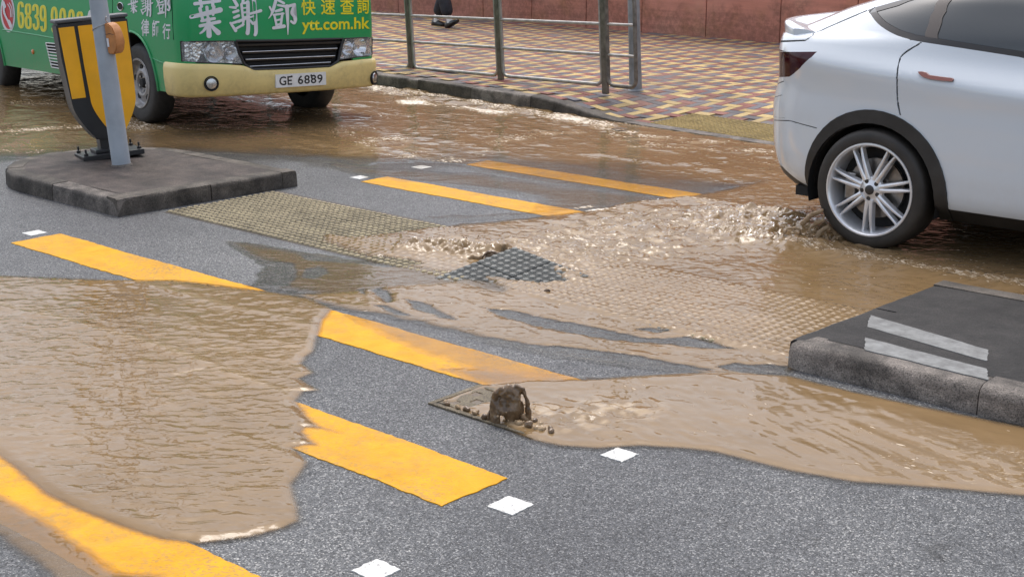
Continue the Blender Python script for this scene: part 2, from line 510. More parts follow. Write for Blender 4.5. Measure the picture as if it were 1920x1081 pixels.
M['pole_dirty'] = simple('grey_pole_dirty', (0.24, 0.25, 0.26), 0.6, 0.1, var=0.3, vscale=7, bump=0.2)
M['black_plastic'] = simple('black_plastic', (0.016, 0.016, 0.017), 0.42, var=0.25, vscale=9)
M['grey_cap'] = simple('grey_plastic_cap', (0.09, 0.092, 0.095), 0.5, var=0.15)
M['reflect_yellow'] = simple('yellow_reflective_sheet', (0.88, 0.41, 0.002), 0.35, var=0.10, vscale=5, coat=0.3)
M['orange_box'] = simple('faded_orange_plastic', (0.45, 0.185, 0.055), 0.55, var=0.18, vscale=14, bump=0.1)
M['wire'] = simple('grey_wire', (0.45, 0.45, 0.44), 0.4, 0.5)
M['bus_green'] = m_paint('bus_green_paint', (0.0, 0.29, 0.082), 0.4, 0.2, dirt=0.28, zlo=0.35, zhi=0.95)
M['bus_cream'] = m_paint('bus_cream_bumper', (0.70, 0.55, 0.215), 0.45, 0.2, dirt=0.35, zlo=0.28, zhi=0.55)
M['bus_roof'] = m_paint('bus_cream_roof', (0.66, 0.60, 0.42), 0.35, 0.5)
M['letter_white'] = simple('white_vinyl', (0.66, 0.66, 0.68), 0.4, var=0.06)
M['letter_yellow'] = simple('yellow_vinyl', (0.78, 0.66, 0.008), 0.4, var=0.06)
M['letter_pale'] = simple('pale_yellow_vinyl', (0.72, 0.74, 0.16), 0.4, var=0.06)
M['letter_red'] = simple('red_vinyl', (0.52, 0.012, 0.02), 0.35, var=0.08)
M['plate'] = simple('plate_white', (0.66, 0.66, 0.64), 0.4, var=0.08, vscale=20)
M['ink'] = simple('black_ink', (0.008, 0.008, 0.008), 0.5)
M['tyre'] = simple('tyre_rubber', (0.022, 0.021, 0.020), 0.62, var=0.35, vscale=20, bump=0.15, bscale=90)
M['tyre_muddy'] = simple('tyre_rubber_muddy', (0.026, 0.022, 0.018), 0.6, var=0.4, vscale=8, bump=0.15, bscale=90)
M['steel_rim'] = simple('grey_steel_rim', (0.30, 0.29, 0.285), 0.42, 0.5, var=0.3, vscale=14)
M['under'] = simple('underbody_black', (0.012, 0.012, 0.012), 0.8)
M['chrome'] = simple('chrome', (0.75, 0.76, 0.78), 0.10, 1.0)
M['chrome_dull'] = simple('chrome_dull', (0.55, 0.55, 0.55), 0.25, 1.0, var=0.2, vscale=30)
M['brake'] = simple('brake_disc', (0.28, 0.26, 0.24), 0.35, 0.9, var=0.2, vscale=30)
M['silver'] = simple('silver_alloy', (0.74, 0.74, 0.75), 0.28, 0.55, var=0.08, vscale=10)
M['car_white'] = m_paint('car_white_paint', (0.59, 0.63, 0.665), 0.2, 0.9, dirt=0.10, zlo=0.3, zhi=0.7, dirtcol=(0.42, 0.36, 0.29))
M['car_black'] = simple('black_cladding', (0.020, 0.019, 0.018), 0.5, var=0.4, vscale=7, bump=0.08)
M['gap'] = simple('panel_gap', (0.03, 0.03, 0.03), 0.8)
M['trim'] = simple('satin_black_trim', (0.03, 0.027, 0.026), 0.35)
M['handle'] = simple('door_handle_satin', (0.20, 0.085, 0.07), 0.3, 0.6)  # reddish reflection on the handle put into its base colour
M['amber'] = simple('amber_lens', (0.6, 0.16, 0.03), 0.2, coat=0.8)
M['exhaust'] = simple('exhaust_pipe', (0.32, 0.25, 0.22), 0.5, 0.4, var=0.2)
M['rust'] = simple('rusty_bracket', (0.22, 0.15, 0.09), 0.8, var=0.3)
M['skin'] = simple('skin', (0.45, 0.26, 0.17), 0.5)
M['cloth_dark'] = simple('dark_trousers', (0.028, 0.029, 0.036), 0.85, var=0.3, vscale=12, bump=0.3, bscale=18)
M['cloth_shirt'] = simple('pale_shirt', (0.55, 0.56, 0.6), 0.85, var=0.1, bump=0.2, bscale=15)
M['shoe'] = simple('black_shoe', (0.012, 0.012, 0.012), 0.35)
M['sock'] = simple('white_sock', (0.75, 0.75, 0.73), 0.9)
M['hair'] = simple('dark_hair', (0.012, 0.010, 0.009), 0.6)
M['rock'] = m_concrete('brown_rock', (0.06, 0.04, 0.025), (0.17, 0.11, 0.07), 0.6)
M['iron'] = m_concrete('cast_iron_muddy', (0.10, 0.082, 0.055), (0.22, 0.18, 0.12), 0.6)
M['leaf'] = simple('dead_leaf', (0.07, 0.04, 0.02), 0.7, var=0.3, vscale=30)
def m_glass_dark(name, col, rough=0.03):
    t = NT(name); t.set(col=col, rough=rough, ior=1.5, spec=0.6, coat=0.5); return t.m
M['car_glass'] = m_glass_dark('car_tinted_glass', (0.030, 0.034, 0.034))
M['bus_glass'] = m_glass_dark('bus_window_glass', (0.02, 0.024, 0.024))
M['tail'] = simple('tail_light_lens', (0.035, 0.003, 0.007), 0.12, spec=0.3)
M['tail_dark'] = m_glass_dark('tail_light_smoked', (0.018, 0.010, 0.012))
def m_lens():
    t = NT('clear_lamp_lens'); t.set(col=(0.9, 0.92, 0.93), rough=0.03, alpha=0.16, spec=0.8)
    o = t.coord('Object'); t.set(normal=t.bump(t.noise(o, 40, 2), 0.15, 0.004)); return t.m
M['lens'] = m_lens()
def m_refl():
    t = NT('lamp_reflector'); o = t.coord('Object')
    t.set(col=t.ramp(t.noise(o, 22, 3, 0.6), [(0.35, (0.25, 0.25, 0.24)), (0.6, (0.85, 0.85, 0.82))]), rough=0.16, metal=1.0, normal=t.bump(t.vor(o, 45), 0.5, 0.01)); return t.m
M['reflector'] = m_refl()
M['water'] = m_water()
def m_mud():
    t = NT('mud_water_mass'); o = t.coord('Object')
    c = t.ramp(t.noise(o, 16, 5, 0.7), [(0.3, (0.07, 0.042, 0.022)), (0.55, (0.155, 0.098, 0.052)), (0.8, (0.30, 0.21, 0.125))])
    t.set(col=c, rough=0.10, ior=1.36, coat=0.5, normal=t.bump(t.noise(o, 55, 3, 0.6), 0.4, 0.005)); return t.m
M['mud'] = m_mud()
def m_splash():
    t = NT('splash_water'); o = t.coord('Object')
    c = t.ramp(t.noise(o, 9, 5, 0.7), [(0.3, (0.20, 0.125, 0.062)), (0.7, (0.42, 0.31, 0.195))])
    t.set(col=c, rough=0.15, ior=1.33, alpha=0.93, normal=t.bump(t.noise(o, 60, 3, 0.7), 0.5, 0.005)); return t.m
M['splash'] = m_splash()
# ------------------------------------------------------------------ road and its markings
def ragged_poly(x0, x1, y0, y1, step=0.03, amp=0.004, seed=1):
    rnd = random.Random(seed); pts = []
    def run(ax, ay, bx, by):
        L = math.hypot(bx-ax, by-ay); n = max(2, int(L/step)); nx, ny = (by-ay)/L, -(bx-ax)/L
        for i in range(n):
            t = i/n; d = rnd.gauss(0, amp*0.6)*(0 < i) + amp*1.5*math.sin(t*L*2.3+seed)*math.sin(t*L*5.1+2*seed)
            pts.append((ax+(bx-ax)*t+nx*d, ay+(by-ay)*t+ny*d))
    run(x0, y0, x1, y0); run(x1, y0, x1, y1); run(x1, y1, x0, y1); run(x0, y1, x0, y0)
    return pts
def slab_from_outline(name, pts, z0, z1, mat, parent, bev=0.0):
    bm = bmesh.new()
    vs = [bm.verts.new((x, y, z1)) for x, y in pts]
    f = bm.faces.new(vs)
    lo = [bm.verts.new((x*1, y*1, z0)) for x, y in pts]
    n = len(pts)
    for i in range(n):
        bm.faces.new((vs[i], lo[i], lo[(i+1) % n], vs[(i+1) % n]))
    bmesh.ops.triangulate(bm, faces=[f])
    return bmo(name, bm, mat, parent)

road = pyd('road', [(-90, -40, 0), (60, -40, 0), (60, 70, 0), (-90, 70, 0)], [(0, 1, 2, 3)], M['asphalt'])
tag(road, kind='structure')
BARS = [(-7.68, -3.05, 1.95, 2.28), (-7.68, -3.05, 3.0, 3.325), (-7.68, -3.05, 3.975, 4.30), (-7.55, -3.05, 6.655, 6.915), (-7.45, -3.05, 7.665, 7.905), (-7.4, -3.05, 8.67, 8.92)]
BLAB = ['worn yellow crossing stripe nearest the camera, half under the left puddle', 'worn yellow stripe whose dry right end lies below the bubbling drain', 'long yellow stripe running into the drain cover', 'yellow stripe on the dry asphalt beyond the refuge', 'yellow stripe seen through shallow brown water', 'yellow stripe under the flood in the far lane']
for i, (a, b, c, d) in enumerate(BARS):
    s = slab_from_outline('yellow_stripe', ragged_poly(a, b, c, d, seed=i+3), 0.0, 0.0035, M['stripe'], road)
    s['label'] = BLAB[i]
def stud(px, py, s=0.1, seed=0, z=0.0035):
    c = G(px, py)
    o = slab_from_outline('white_stud_mark', [(c[0]+x, c[1]+y) for x, y in ragged_poly(-s/2, s/2, -s/2, s/2, 0.012, 0.003, seed)], 0.0, z, M['white_mark'], road)
    return o
for i, (a, b) in enumerate([(705, 1069), (957, 948), (1162, 853), (65, 437), (675, 333), (790, 314)]):
    stud(a, b, 0.105 if i < 3 else 0.11, i)

# ------------------------------------------------------------------ kerbs and islands
def kerb_run(path, inward, h, prof_w, parent, mat, stone=0.9, gap=0.008, closed=False, seed=0, bev=0.022, drop=None, mats=None, z0=-0.06):
    """path: outer foot line; inward=+1 when the body lies to the left of the path"""
    rnd = random.Random(seed)
    P = [Vector((a, b)) for a, b in path]
    if closed: P = P + [P[0]]
    S = [0.0]
    for a, b in zip(P, P[1:]): S.append(S[-1]+(b-a).length)
    T = S[-1]; n = max(1, round(T/stone)); out = []
    def at(s):
        s = min(max(s, 0), T)
        for i in range(len(P)-1):
            if s <= S[i+1]+1e-9:
                t = (s-S[i])/(S[i+1]-S[i]); return P[i].lerp(P[i+1], t)
        return P[-1]
    def nrm(s):
        a, b = at(s-0.03), at(s+0.03); d = (b-a).normalized(); return Vector((-d.y, d.x))*inward
    for k in range(n):
        s0, s1 = T*k/n+gap/2, T*(k+1)/n-gap/2
        ss = sorted({s0, s1, *[s for s in S if s0 < s < s1], *[s0+(s1-s0)*j/8 for j in range(1, 8)]})
        dz = rnd.uniform(-0.004, 0.004); dn = rnd.uniform(-0.005, 0.005)
        v = []; f = []
        for s in ss:
            p = at(s); m = nrm(s)
            hh = (h if drop is None else drop(s/T))+dz
            b = min(bev, hh*0.5)
            chip = rnd.uniform(-0.004, 0.004)
            prof = [(0, z0), (0.004, hh-b*1.3), (b*0.35, hh-b*0.45+chip), (b, hh-b*0.05+chip*0.5), (b*2, hh), (prof_w, hh+0.001), (prof_w, z0)]
            for o_, z in prof:
                q = p + m*(o_+dn); v.append((q.x, q.y, z))
        m_ = 7
        for i in range(len(ss)-1):
            for j in range(m_):
                f.append((i*m_+j, i*m_+(j+1) % m_, (i+1)*m_+(j+1) % m_, (i+1)*m_+j))
        f.append(tuple(range(m_))); f.append(tuple((len(ss)-1)*m_+j for j in range(m_)))
        bm = bmesh.new()
        bv = [bm.verts.new(q) for q in v]
        for q in f:
            try: bm.faces.new([bv[i] for i in q])
            except ValueError: pass
        mm = mats[k % len(mats)] if mats else mat
        o = bmo('kerb_stone', bm, mm, parent); auto_smooth(o, 50); out.append(o)
    return out

def top_slab(name, pts, z, mat, parent, grid=0.12, amp=0.006, seed=3):
    """slightly uneven infill surface inside an outline"""
    bm = bmesh.new()
    vs = [bm.verts.new((x, y, z)) for x, y in pts]
    bm.faces.new(vs)
    xs = [p[0] for p in pts]; ys = [p[1] for p in pts]
    x = min(xs)+grid
    while x < max(xs):
        bmesh.ops.bisect_plane(bm, geom=bm.verts[:]+bm.edges[:]+bm.faces[:], plane_co=(x, 0, 0), plane_no=(1, 0, 0)); x += grid
    y = min(ys)+grid
    while y < max(ys):
        bmesh.ops.bisect_plane(bm, geom=bm.verts[:]+bm.edges[:]+bm.faces[:], plane_co=(0, y, 0), plane_no=(0, 1, 0)); y += grid
    for v in bm.verts:
        v.co.z += amp*float(fbm(np.array(v.co.x*2.2), np.array(v.co.y*2.2), seed))
    o = bmo(name, bm, mat, parent, True)
    return o

# left refuge island with a rounded nose
def left_outline(off=0.0):
    cx, cy, r = -9.10, 5.525, 0.72-off
    pts = [(-7.80+(-off), 4.805+off)]
    pts = [(-7.775-off, 6.245-off)]
    for k in range(0, 19):
        a = math.pi/2 + math.pi*k/18
        pts.append((cx+r*math.cos(a), cy+r*math.sin(a)))
    pts.append((-7.84-off, 4.805+off))
    return pts
isl = empty('traffic_island', (0, 0, 0))
tag(isl, 'round-nosed traffic island of mossy kerbs carrying the yellow bollard and grey pole', 'traffic island', 'refuge islands of the crossing')
ol = left_outline()
kerb_run(ol, 1, 0.118, 0.13, isl, M['kerb_dark'], stone=0.78, closed=False, seed=4, mats=[M['kerb_dark'], M['kerb_dark'], M['kerb']])
kerb_run([ol[-1], (ol[0][0], ol[0][1])], 1, 0.118, 0.13, isl, M['kerb_dark'], stone=0.72, seed=5)
top_slab('island_surface', left_outline(0.12), 0.118, M['bitumen'], isl, amp=0.008)
# right refuge island
isr = empty('traffic_island', (0, 0, 0))
tag(isr, 'square-ended dark traffic island with two painted window reflections at the right edge', 'traffic island', 'refuge islands of the crossing')
RA, RB, RCx = (-2.985, 5.01), (-2.92, 6.42), 7.0
kerb_run([(RB[0], RB[1]-0.002), (RA[0]-0.004, RA[1]+0.06)], 1, 0.1205, 0.15, isr, M['bitumen_dark'], stone=0.66, seed=7, bev=0.02)
kerb_run([(RA[0], RA[1]+0.05), (RA[0]+0.015, RA[1]+0.015), (RA[0]+0.05, RA[1]), (RCx, 4.97)], 1, 0.122, 0.15, isr, M['kerb'], stone=0.93, seed=8, bev=0.035)
kerb_run([(RCx, 6.42), RB], 1, 0.122, 0.13, isr, M['kerb_dark'], stone=0.95, seed=9)
top_slab('island_surface', [(-2.85, 5.145), (RCx, 5.105), (RCx, 6.30), (-2.80, 6.30)], 0.1215, M['bitumen_dark'], isr, grid=0.2, amp=0.002)
def m_reflection_band():  # pale bands: reflections on the viewing window, painted onto the island top
    t = NT('painted_window_reflection'); p = t.pos()
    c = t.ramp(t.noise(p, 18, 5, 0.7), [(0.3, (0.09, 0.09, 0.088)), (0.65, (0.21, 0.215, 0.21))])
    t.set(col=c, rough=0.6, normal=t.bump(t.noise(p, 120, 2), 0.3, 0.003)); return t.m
M['pale_toned'] = m_reflection_band()  # colour of the painted window reflections, not of worn paint
for k, (q, lab) in enumerate([([(1622, 632), (1622, 655), (1845, 717), (1850, 690)], 'painted window reflection nearest the kerb'), ([(1632, 590), (1626, 612), (1850, 676), (1853, 655)], 'painted window reflection further from the kerb')]):
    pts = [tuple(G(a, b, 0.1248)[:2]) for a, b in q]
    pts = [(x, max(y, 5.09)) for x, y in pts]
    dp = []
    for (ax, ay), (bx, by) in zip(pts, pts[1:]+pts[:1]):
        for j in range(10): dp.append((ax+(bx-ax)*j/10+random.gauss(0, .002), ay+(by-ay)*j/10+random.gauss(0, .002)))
    o = slab_from_outline('reflection_band', dp, 0.118, 0.1248, M['pale_toned'], isr)  # thin slab carrying a painted window reflection
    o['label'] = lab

# ------------------------------------------------------------------ tactile paving across the refuge gap
def tile_mesh(name, base, top, n=6, pitch=0.05, th=0.012, dome_r=0.0195, dome_h=0.0075, edge=0.004):
    s = n*pitch; v = []; f = []
    h = s/2-edge/2
    b = 0.003
    v += [(-h, -h, -th), (h, -h, -th), (h, h, -th), (-h, h, -th), (-h, -h, -b), (h, -h, -b), (h, h, -b), (-h, h, -b), (-h+b, -h+b, 0), (h-b, -h+b, 0), (h-b, h-b, 0), (-h+b, h-b, 0)]
    f += [(0, 1, 5, 4), (1, 2, 6, 5), (2, 3, 7, 6), (3, 0, 4, 7), (4, 5, 9, 8), (5, 6, 10, 9), (6, 7, 11, 10), (7, 4, 8, 11), (8, 9, 10, 11)]
    k = 8
    for i in range(n):
        for j in range(n):
            cx, cy = -s/2+pitch*(i+.5), -s/2+pitch*(j+.5)
            o = len(v)
            for r, z in ((dome_r, 0.0), (dome_r*0.80, dome_h*0.75), (dome_r*0.5, dome_h)):
                for q in range(k):
                    a = 2*math.pi*q/k
                    v.append((cx+r*math.cos(a), cy+r*math.sin(a), z))
            for l in range(2):
                for q in range(k):
                    f.append((o+l*k+q, o+l*k+(q+1) % k, o+(l+1)*k+(q+1) % k, o+(l+1)*k+q))
            f.append(tuple(o+2*k+q for q in range(k)))
    me = bpy.data.meshes.new(name); me.from_pydata(v, [], f); me.update()
    me.materials.append(base); me.materials.append(top)
    me.polygons.foreach_set('material_index', [0 if i < 9 else 1 for i in range(len(f))])
    return me
tm = tile_mesh('tactile_tile', M['tactile_gap'], M['tactile'])
tmg = tile_mesh('tactile_tile_grey', M['tactile_greygap'], M['tactile_grey'])
tp = pyd('tactile_paving', [(-7.74, 5.09, 0.0015), (-2.95, 5.09, 0.0015), (-2.95, 6.04, 0.0015), (-7.74, 6.04, 0.0015)], [(0, 1, 2, 3)], M['grout'])
tag(tp, kind='structure')
RAISED = [(9, 0), (10, 0), (9, 1), (10, 1)]
for i in range(16):
    for j in range(3):
        x, y = -7.74+0.15+0.2995*i, 5.10+0.15+0.3*j
        if (i, j) in RAISED: continue
        link('tactile_tile', tm if (i < 8 or random.random() < 0.5) else tmg, None, tp, (x, y, 0.0048+random.uniform(-0.0015, 0.0015)), (random.uniform(-.006, .006), random.uniform(-.006, .006), random.uniform(-.006, .006)))
# the slab heaved up by the burst
hv = empty('heaved_paving', (-4.86, 5.34, 0.0))
tag(hv, 'grey tactile slab heaved up out of the paving with muddy water pouring over it', 'paving slab')
hv.rotation_euler = (R_(7.0), R_(6.0), R_(-4))
for i, j in RAISED:
    link('tactile_tile', tmg, None, hv, (-0.15+0.302*(i-9), -0.15+0.302*j, 0.012))

# ------------------------------------------------------------------ far footpath
KB = np.array([-9.15, 10.33]); E1 = np.array([0.9925, -0.1225]); E2 = np.array([0.1225, 0.9925])
def FP(a, b): q = KB+E1*a+E2*b; return float(q[0]), float(q[1])
def fz(a, b):
    """footpath height: 0.13, ramping down to the crossing for a > 0"""
    ramp = sstep((a-0.0)/1.25)*sstep((1.9-b)/1.75)
    return 0.13 - 0.115*float(ramp)
fp = empty('footpath', (0, 0, 0)); tag(fp, kind='structure')
ga = np.arange(-14, 16.1, 0.25); gb = np.arange(0.1, 9.3, 0.25)
v = []; f = []
for b in gb:
    for a in ga:
        x, y = FP(a, b); v.append((x, y, fz(a, b)-0.012))
na = len(ga)
for j in range(len(gb)-1):
    for i in range(na-1): f.append((j*na+i, j*na+i+1, (j+1)*na+i+1, (j+1)*na+i))
pyd('bedding', v, f, M['grout'], fp, True)
def kd(t0, t1):
    return lambda s: None
kp = [FP(-14+0.5*k, 0) for k in range(0, 29)]
kerb_run(kp, 1, 0.13, 0.125, fp, M['kerb'], stone=0.95, seed=11, mats=[M['kerb_dark'], M['kerb'], M['kerb_dark'], M['kerb'], M['kerb_dark'], M['kerb'], M['kerb_dark'], M['kerb_dark'], M['kerb'], M['kerb_dark'], M['kerb'], M['kerb_black'], M['kerb'], M['kerb_dark'], M['kerb']])
kp2 = [FP(0.1*k, 0) for k in range(0, 14)]
kerb_run(kp2, 1, 0.13, 0.125, fp, M['kerb_dark'], stone=1.3, seed=12, drop=lambda t: 0.13-0.115*float(sstep(t*0.98)))
kerb_run([FP(1.3+0.6*k, 0) for k in range(0, 22)], 1, 0.016, 0.125, fp, M['kerb'], stone=0.95, seed=13, bev=0.006)
# pavers: 90-degree herringbone, 200 x 100 mm, three colours
U = 0.1
def paver_mesh(nm, w_, l_):
    hx, hy, c = w_/2-0.0022, l_/2-0.0022, 0.003
    v = [(-hx, -hy, -0.02), (hx, -hy, -0.02), (hx, hy, -0.02), (-hx, hy, -0.02), (-hx, -hy, -c), (hx, -hy, -c), (hx, hy, -c), (-hx, hy, -c), (-hx+c, -hy+c, 0), (hx-c, -hy+c, 0), (hx-c, hy-c, 0), (-hx+c, hy-c, 0)]
    f = [(0, 1, 5, 4), (1, 2, 6, 5), (2, 3, 7, 6), (3, 0, 4, 7), (4, 5, 9, 8), (5, 6, 10, 9), (6, 7, 11, 10), (7, 4, 8, 11), (8, 9, 10, 11)]
    return v, f
pcol = ['p_yellow', 'p_red', 'p_grey']
cand = []
rnd = random.Random(21)
TA0, TB1 = 1.55, 0.78       # tactile pad on the ramp
for i in range(-140, 110):
    for j in range(1, 92):
        k = (i-j) % 4
        m_ = (i-j)//4
        if k == 0:
            a, b, ori = (i+1)*U, (j+.5)*U, 0; ci = (j+m_) % 3
        elif k == 3:
            a, b, ori = (i+.5)*U, (j+1)*U, 1; ci = (j+m_+2) % 3
        else: continue
        b += 0.03
        if b < 0.24 and ori == 1: continue
        if a > TA0-0.1 and b < TB1 and a < 5.2: continue
        if rnd.random() < 0.07: ci = rnd.randrange(3)
        x, y = FP(a, b)
        if y > 17.6-(x+18.6)*0.081-0.06: continue
        d = np.array([x, y, 0.13])-CP
        dep = d@CF
        px, py = 960+FPX*(d@CR)/dep, 540.5-FPX*(d@CU)/dep
        vis = (710 < px < 1470 and -20 < py < 215)
        inview = (-200 < px < 2150 and -160 < py)
        if not inview: continue
        cand.append((0 if vis else 1, dep, a, b, ori, ci))
cand.sort()
meshes = {}
for c in range(3):
    for ori in range(2):
        v, f = paver_mesh('paver', 0.2 if ori == 0 else 0.1, 0.1 if ori == 0 else 0.2)
        me = bpy.data.meshes.new('paver'); me.from_pydata(v, [], f); me.update(); me.materials.append(M[pcol[c]]); meshes[(c, ori)] = (me, v, f)
restv = [[], [], []]; restf = [[], [], []]
frz = math.atan2(E1[1], E1[0])
for n_, (vis, dep, a, b, ori, ci) in enumerate(cand):
    x, y = FP(a, b); z = fz(a, b)+rnd.uniform(-0.002, 0.002)
    sa = (fz(a+.05, b)-fz(a-.05, b))/.1; sb = (fz(a, b+.05)-fz(a, b-.05))/.1
    tx, ty = rnd.uniform(-.008, .008)+sb, rnd.uniform(-.008, .008)-sa
    if n_ < 298 and vis == 0:
        o = link('paver', meshes[(ci, ori)][0], None, fp, (x, y, z)); o.rotation_euler = (tx, ty, frz)
    else:
        me, v, f = meshes[(ci, ori)]
        Mx = Matrix.Translation((x, y, z)) @ Matrix.Rotation(frz, 4, 'Z') @ Matrix.Rotation(ty, 4, 'Y') @ Matrix.Rotation(tx, 4, 'X')
        o_ = len(restv[ci])
        restv[ci] += [tuple(Mx @ Vector(q)) for q in v[4:]]
        restf[ci] += [tuple(o_+q-4 for q in ff) for ff in f[4:]]
allv = []; allf = []; mi = []
for c in range(3):
    o_ = len(allv); allv += restv[c]; allf += [tuple(o_+q for q in ff) for ff in restf[c]]; mi += [c]*len(restf[c])
po = pyd('paving_field', allv, allf, None, fp)
for c in range(3): po.data.materials.append(M[pcol[c]])
po.data.polygons.foreach_set('material_index', mi)
po['kind'] = 'stuff'
tmy = tile_mesh('tactile_tile_yellow', M['tactile_yelgap'], M['tactile_yellow'], th=0.01)
for i in range(12):
    for j in range(2):
        a, b = TA0+0.1+0.3*i, 0.28+0.3*j
        x, y = FP(a, b)
        sb = (fz(a, b+.05)-fz(a, b-.05))/.1
        o = link('tactile_tile', tmy, None, fp, (x, y, fz(a, b)+0.001), (sb, 0, frz))

# ------------------------------------------------------------------ red wall
wl = empty('boundary_wall', (-18.6, 17.43, 0.0)); tag(wl, 'stained red boundary wall of wide panels behind the footpath', 'wall')
WD = np.array([8.49, -0.69]); WD = WD/np.linalg.norm(WD)
wl.rotation_euler = (0, 0, math.atan2(WD[1], WD[0]))
js = [-0.013-1.2*k for k in range(10, 0, -1)]+[-0.01, 1.13, 2.27, 3.45, 4.67, 5.83, 7.06, 8.36]+[8.36+1.22*k for k in range(1, 12)]
bk = box('backing', ((js[0]+js[-1])/2, 0.16, 1.6), (js[-1]-js[0], 0.2, 3.2), M['joint'], wl)
for i, (a, b) in enumerate(zip(js, js[1:])):
    box('wall_panel', ((a+b)/2, 0.03+random.uniform(-.004, .004), 1.62), (b-a-0.014, 0.06, 3.25), M['wall'], wl, bevel=0.006, seg=1)

# ------------------------------------------------------------------ railing and poles
LEAN = (-0.031, -0.028)     # the street falls away, so uprights lean slightly against the road plane
def lean_rot(o):
    q = Vector((0, 0, 1)).rotation_difference(Vector((LEAN[0], LEAN[1], 1)).normalized())
    o.rotation_mode = 'QUATERNION'
    o.rotation_quaternion = q @ Quaternion((0, 0, 1), o.get('rz', 0.0))
rl = empty('pedestrian_railing', (*FP(0, 0.66), 0.0)); rl['rz'] = frz
tag(rl, 'weathered grey steel pedestrian railing along the far kerb', 'railing')
lean_rot(rl); del rl['rz']
posts = [-9.3, -7.68, -6.06, -4.44, -2.83, -1.22, 0.40]
for a in posts:
    bm = bmesh.new(); bm_box(bm, 0, 0, 0.60, 0.075, 0.035, 1.0, 0.006)
    bmo('post', bm, M['steel'], rl, loc=(a, 0, 0.02))
def frame(a, b, rr=0.075):
    pts = []
    for cx, cz, s0 in ((b-rr, 0.21+rr, -90), (b-rr, 1.10-rr, 0), (a+rr, 1.10-rr, 90), (a+rr, 0.21+rr, 180)):
        for k in range(5):
            t = R_(s0+90*k/4); pts.append((cx+rr*math.cos(t), 0, cz+rr*math.sin(t)))
    pts.append(pts[0]); return pts
for a, b in zip(posts, posts[1:]):
    tube('rail_frame', frame(a+.045, b-.045), 0.019, M['steel_light'], rl, 8)
    for z in (0.51, 0.81): tube('rail', [(a+.05, 0, z), (b-.05, 0, z)], 0.0165, M['steel_light'], rl, 8)
tube('rail_frame', frame(0.445, 0.83), 0.020, M['steel'], rl, 8)
for z in (0.51, 0.81): tube('rail', [(0.455, 0, z), (0.815, 0, z)], 0.0145, M['steel_light'], rl, 8)
pc = G(1192, 170, 0.115)
gp_ = empty('street_pole', (pc[0], pc[1], 0.09)); tag(gp_, 'thick dirty grey pole beside the end of the railing', 'pole')
lean_rot(gp_)
lathe('shaft', [(0.0, 0), (0.068, 0), (0.066, 0.12), (0.062, 0.5), (0.058, 3.6), (0.0, 3.62)], M['pole_dirty'], gp_, 24, rot=(R_(90), 0, 0))
lathe('base_collar', [(0.066, 0), (0.085, 0.0), (0.085, 0.03), (0.066, 0.045)], M['pole_dirty'], gp_, 24, rot=(R_(90), 0, 0))

pp = G(228, 309, 0.12)
gp2 = empty('signal_pole', (pp[0], pp[1], 0.112)); tag(gp2, 'smooth light grey pole rising from the left island in front of the bollard', 'pole')
q = Vector((0, 0, 1)).rotation_difference(Vector((-0.050, -0.040, 1)).normalized()); gp2.rotation_mode = 'QUATERNION'; gp2.rotation_quaternion = q
lathe('shaft', [(0.0, 0), (0.069, 0.0), (0.067, 0.02), (0.0655, 0.9), (0.062, 1.3), (0.060, 3.3), (0.0, 3.31)], M['pole'], gp2, 32, rot=(R_(90), 0, 0))
lathe('mortar_collar', [(0.066, 0), (0.085, 0.0), (0.074, 0.014), (0.067, 0.018)], M['kerb'], gp2, 24, rot=(R_(90), 0, 0))
# orange push-button box strapped to the pole
ob = empty('push_button_box', (0, 0, 0)); tag(ob, 'faded orange rounded box wired to the side of the grey pole', 'signal box')
ob.rotation_mode = 'QUATERNION'
up_ = Vector((-0.050, -0.040, 1)).normalized()
hb = 0.895
base_ = Vector((pp[0], pp[1], 0.112))+up_*hb
sidev = Vector((0.80, 0.30, 0)).normalized()
sidev = (sidev-up_*sidev.dot(up_)).normalized(); fv = up_.cross(sidev)
ob.matrix_world = Matrix(((sidev.x, fv.x, up_.x, base_.x), (sidev.y, fv.y, up_.y, base_.y), (sidev.z, fv.z, up_.z, base_.z), (0, 0, 0, 1)))
bm = bmesh.new()
prof = [(0.0, -0.075), (0.06, -0.08), (0.088, -0.05), (0.095, 0.0), (0.092, 0.06), (0.07, 0.115), (0.03, 0.14), (0.0, 0.142)]
vs0 = [bm.verts.new((0.058+x*0.9, -0.05, z)) for x, z in prof]; vs1 = [bm.verts.new((0.058+x*0.9, 0.05, z)) for x, z in prof]
bm.faces.new(vs0); bm.faces.new(vs1[::-1])
for i in range(len(prof)): bm.faces.new((vs0[i], vs0[(i+1) % len(prof)], vs1[(i+1) % len(prof)], vs1[i]))
bmesh.ops.bevel(bm, geom=bm.edges[:], offset=0.008, segments=2, affect='EDGES')
o = bmo('housing', bm, M['orange_box'], ob); auto_smooth(o, 45)
box('bracket', (0.052, 0, 0.02), (0.03, 0.07, 0.19), M['black_plastic'], ob, 0.004)
box('label_plate', (0.075, -0.053, 0.005), (0.016, 0.003, 0.06), M['letter_white'], ob)
tube('seam', [(0.062, -0.0505, 0.062), (0.10, -0.0515, 0.068), (0.135, -0.0505, 0.058)], 0.0018, M['black_plastic'], ob, 5)
wpts = [(0.068*math.cos(t), 0.068*math.sin(t), 0.115+0.025*math.cos(t)) for t in np.linspace(0, 2*math.pi, 25)]
tube('tie_wire', wpts, 0.004, M['wire'], ob, 6)
tube('tie_wire', [(0.068, -0.01, 0.14), (0.085, -0.06, 0.165), (0.11, -0.075, 0.19)], 0.0035, M['wire'], ob, 6)

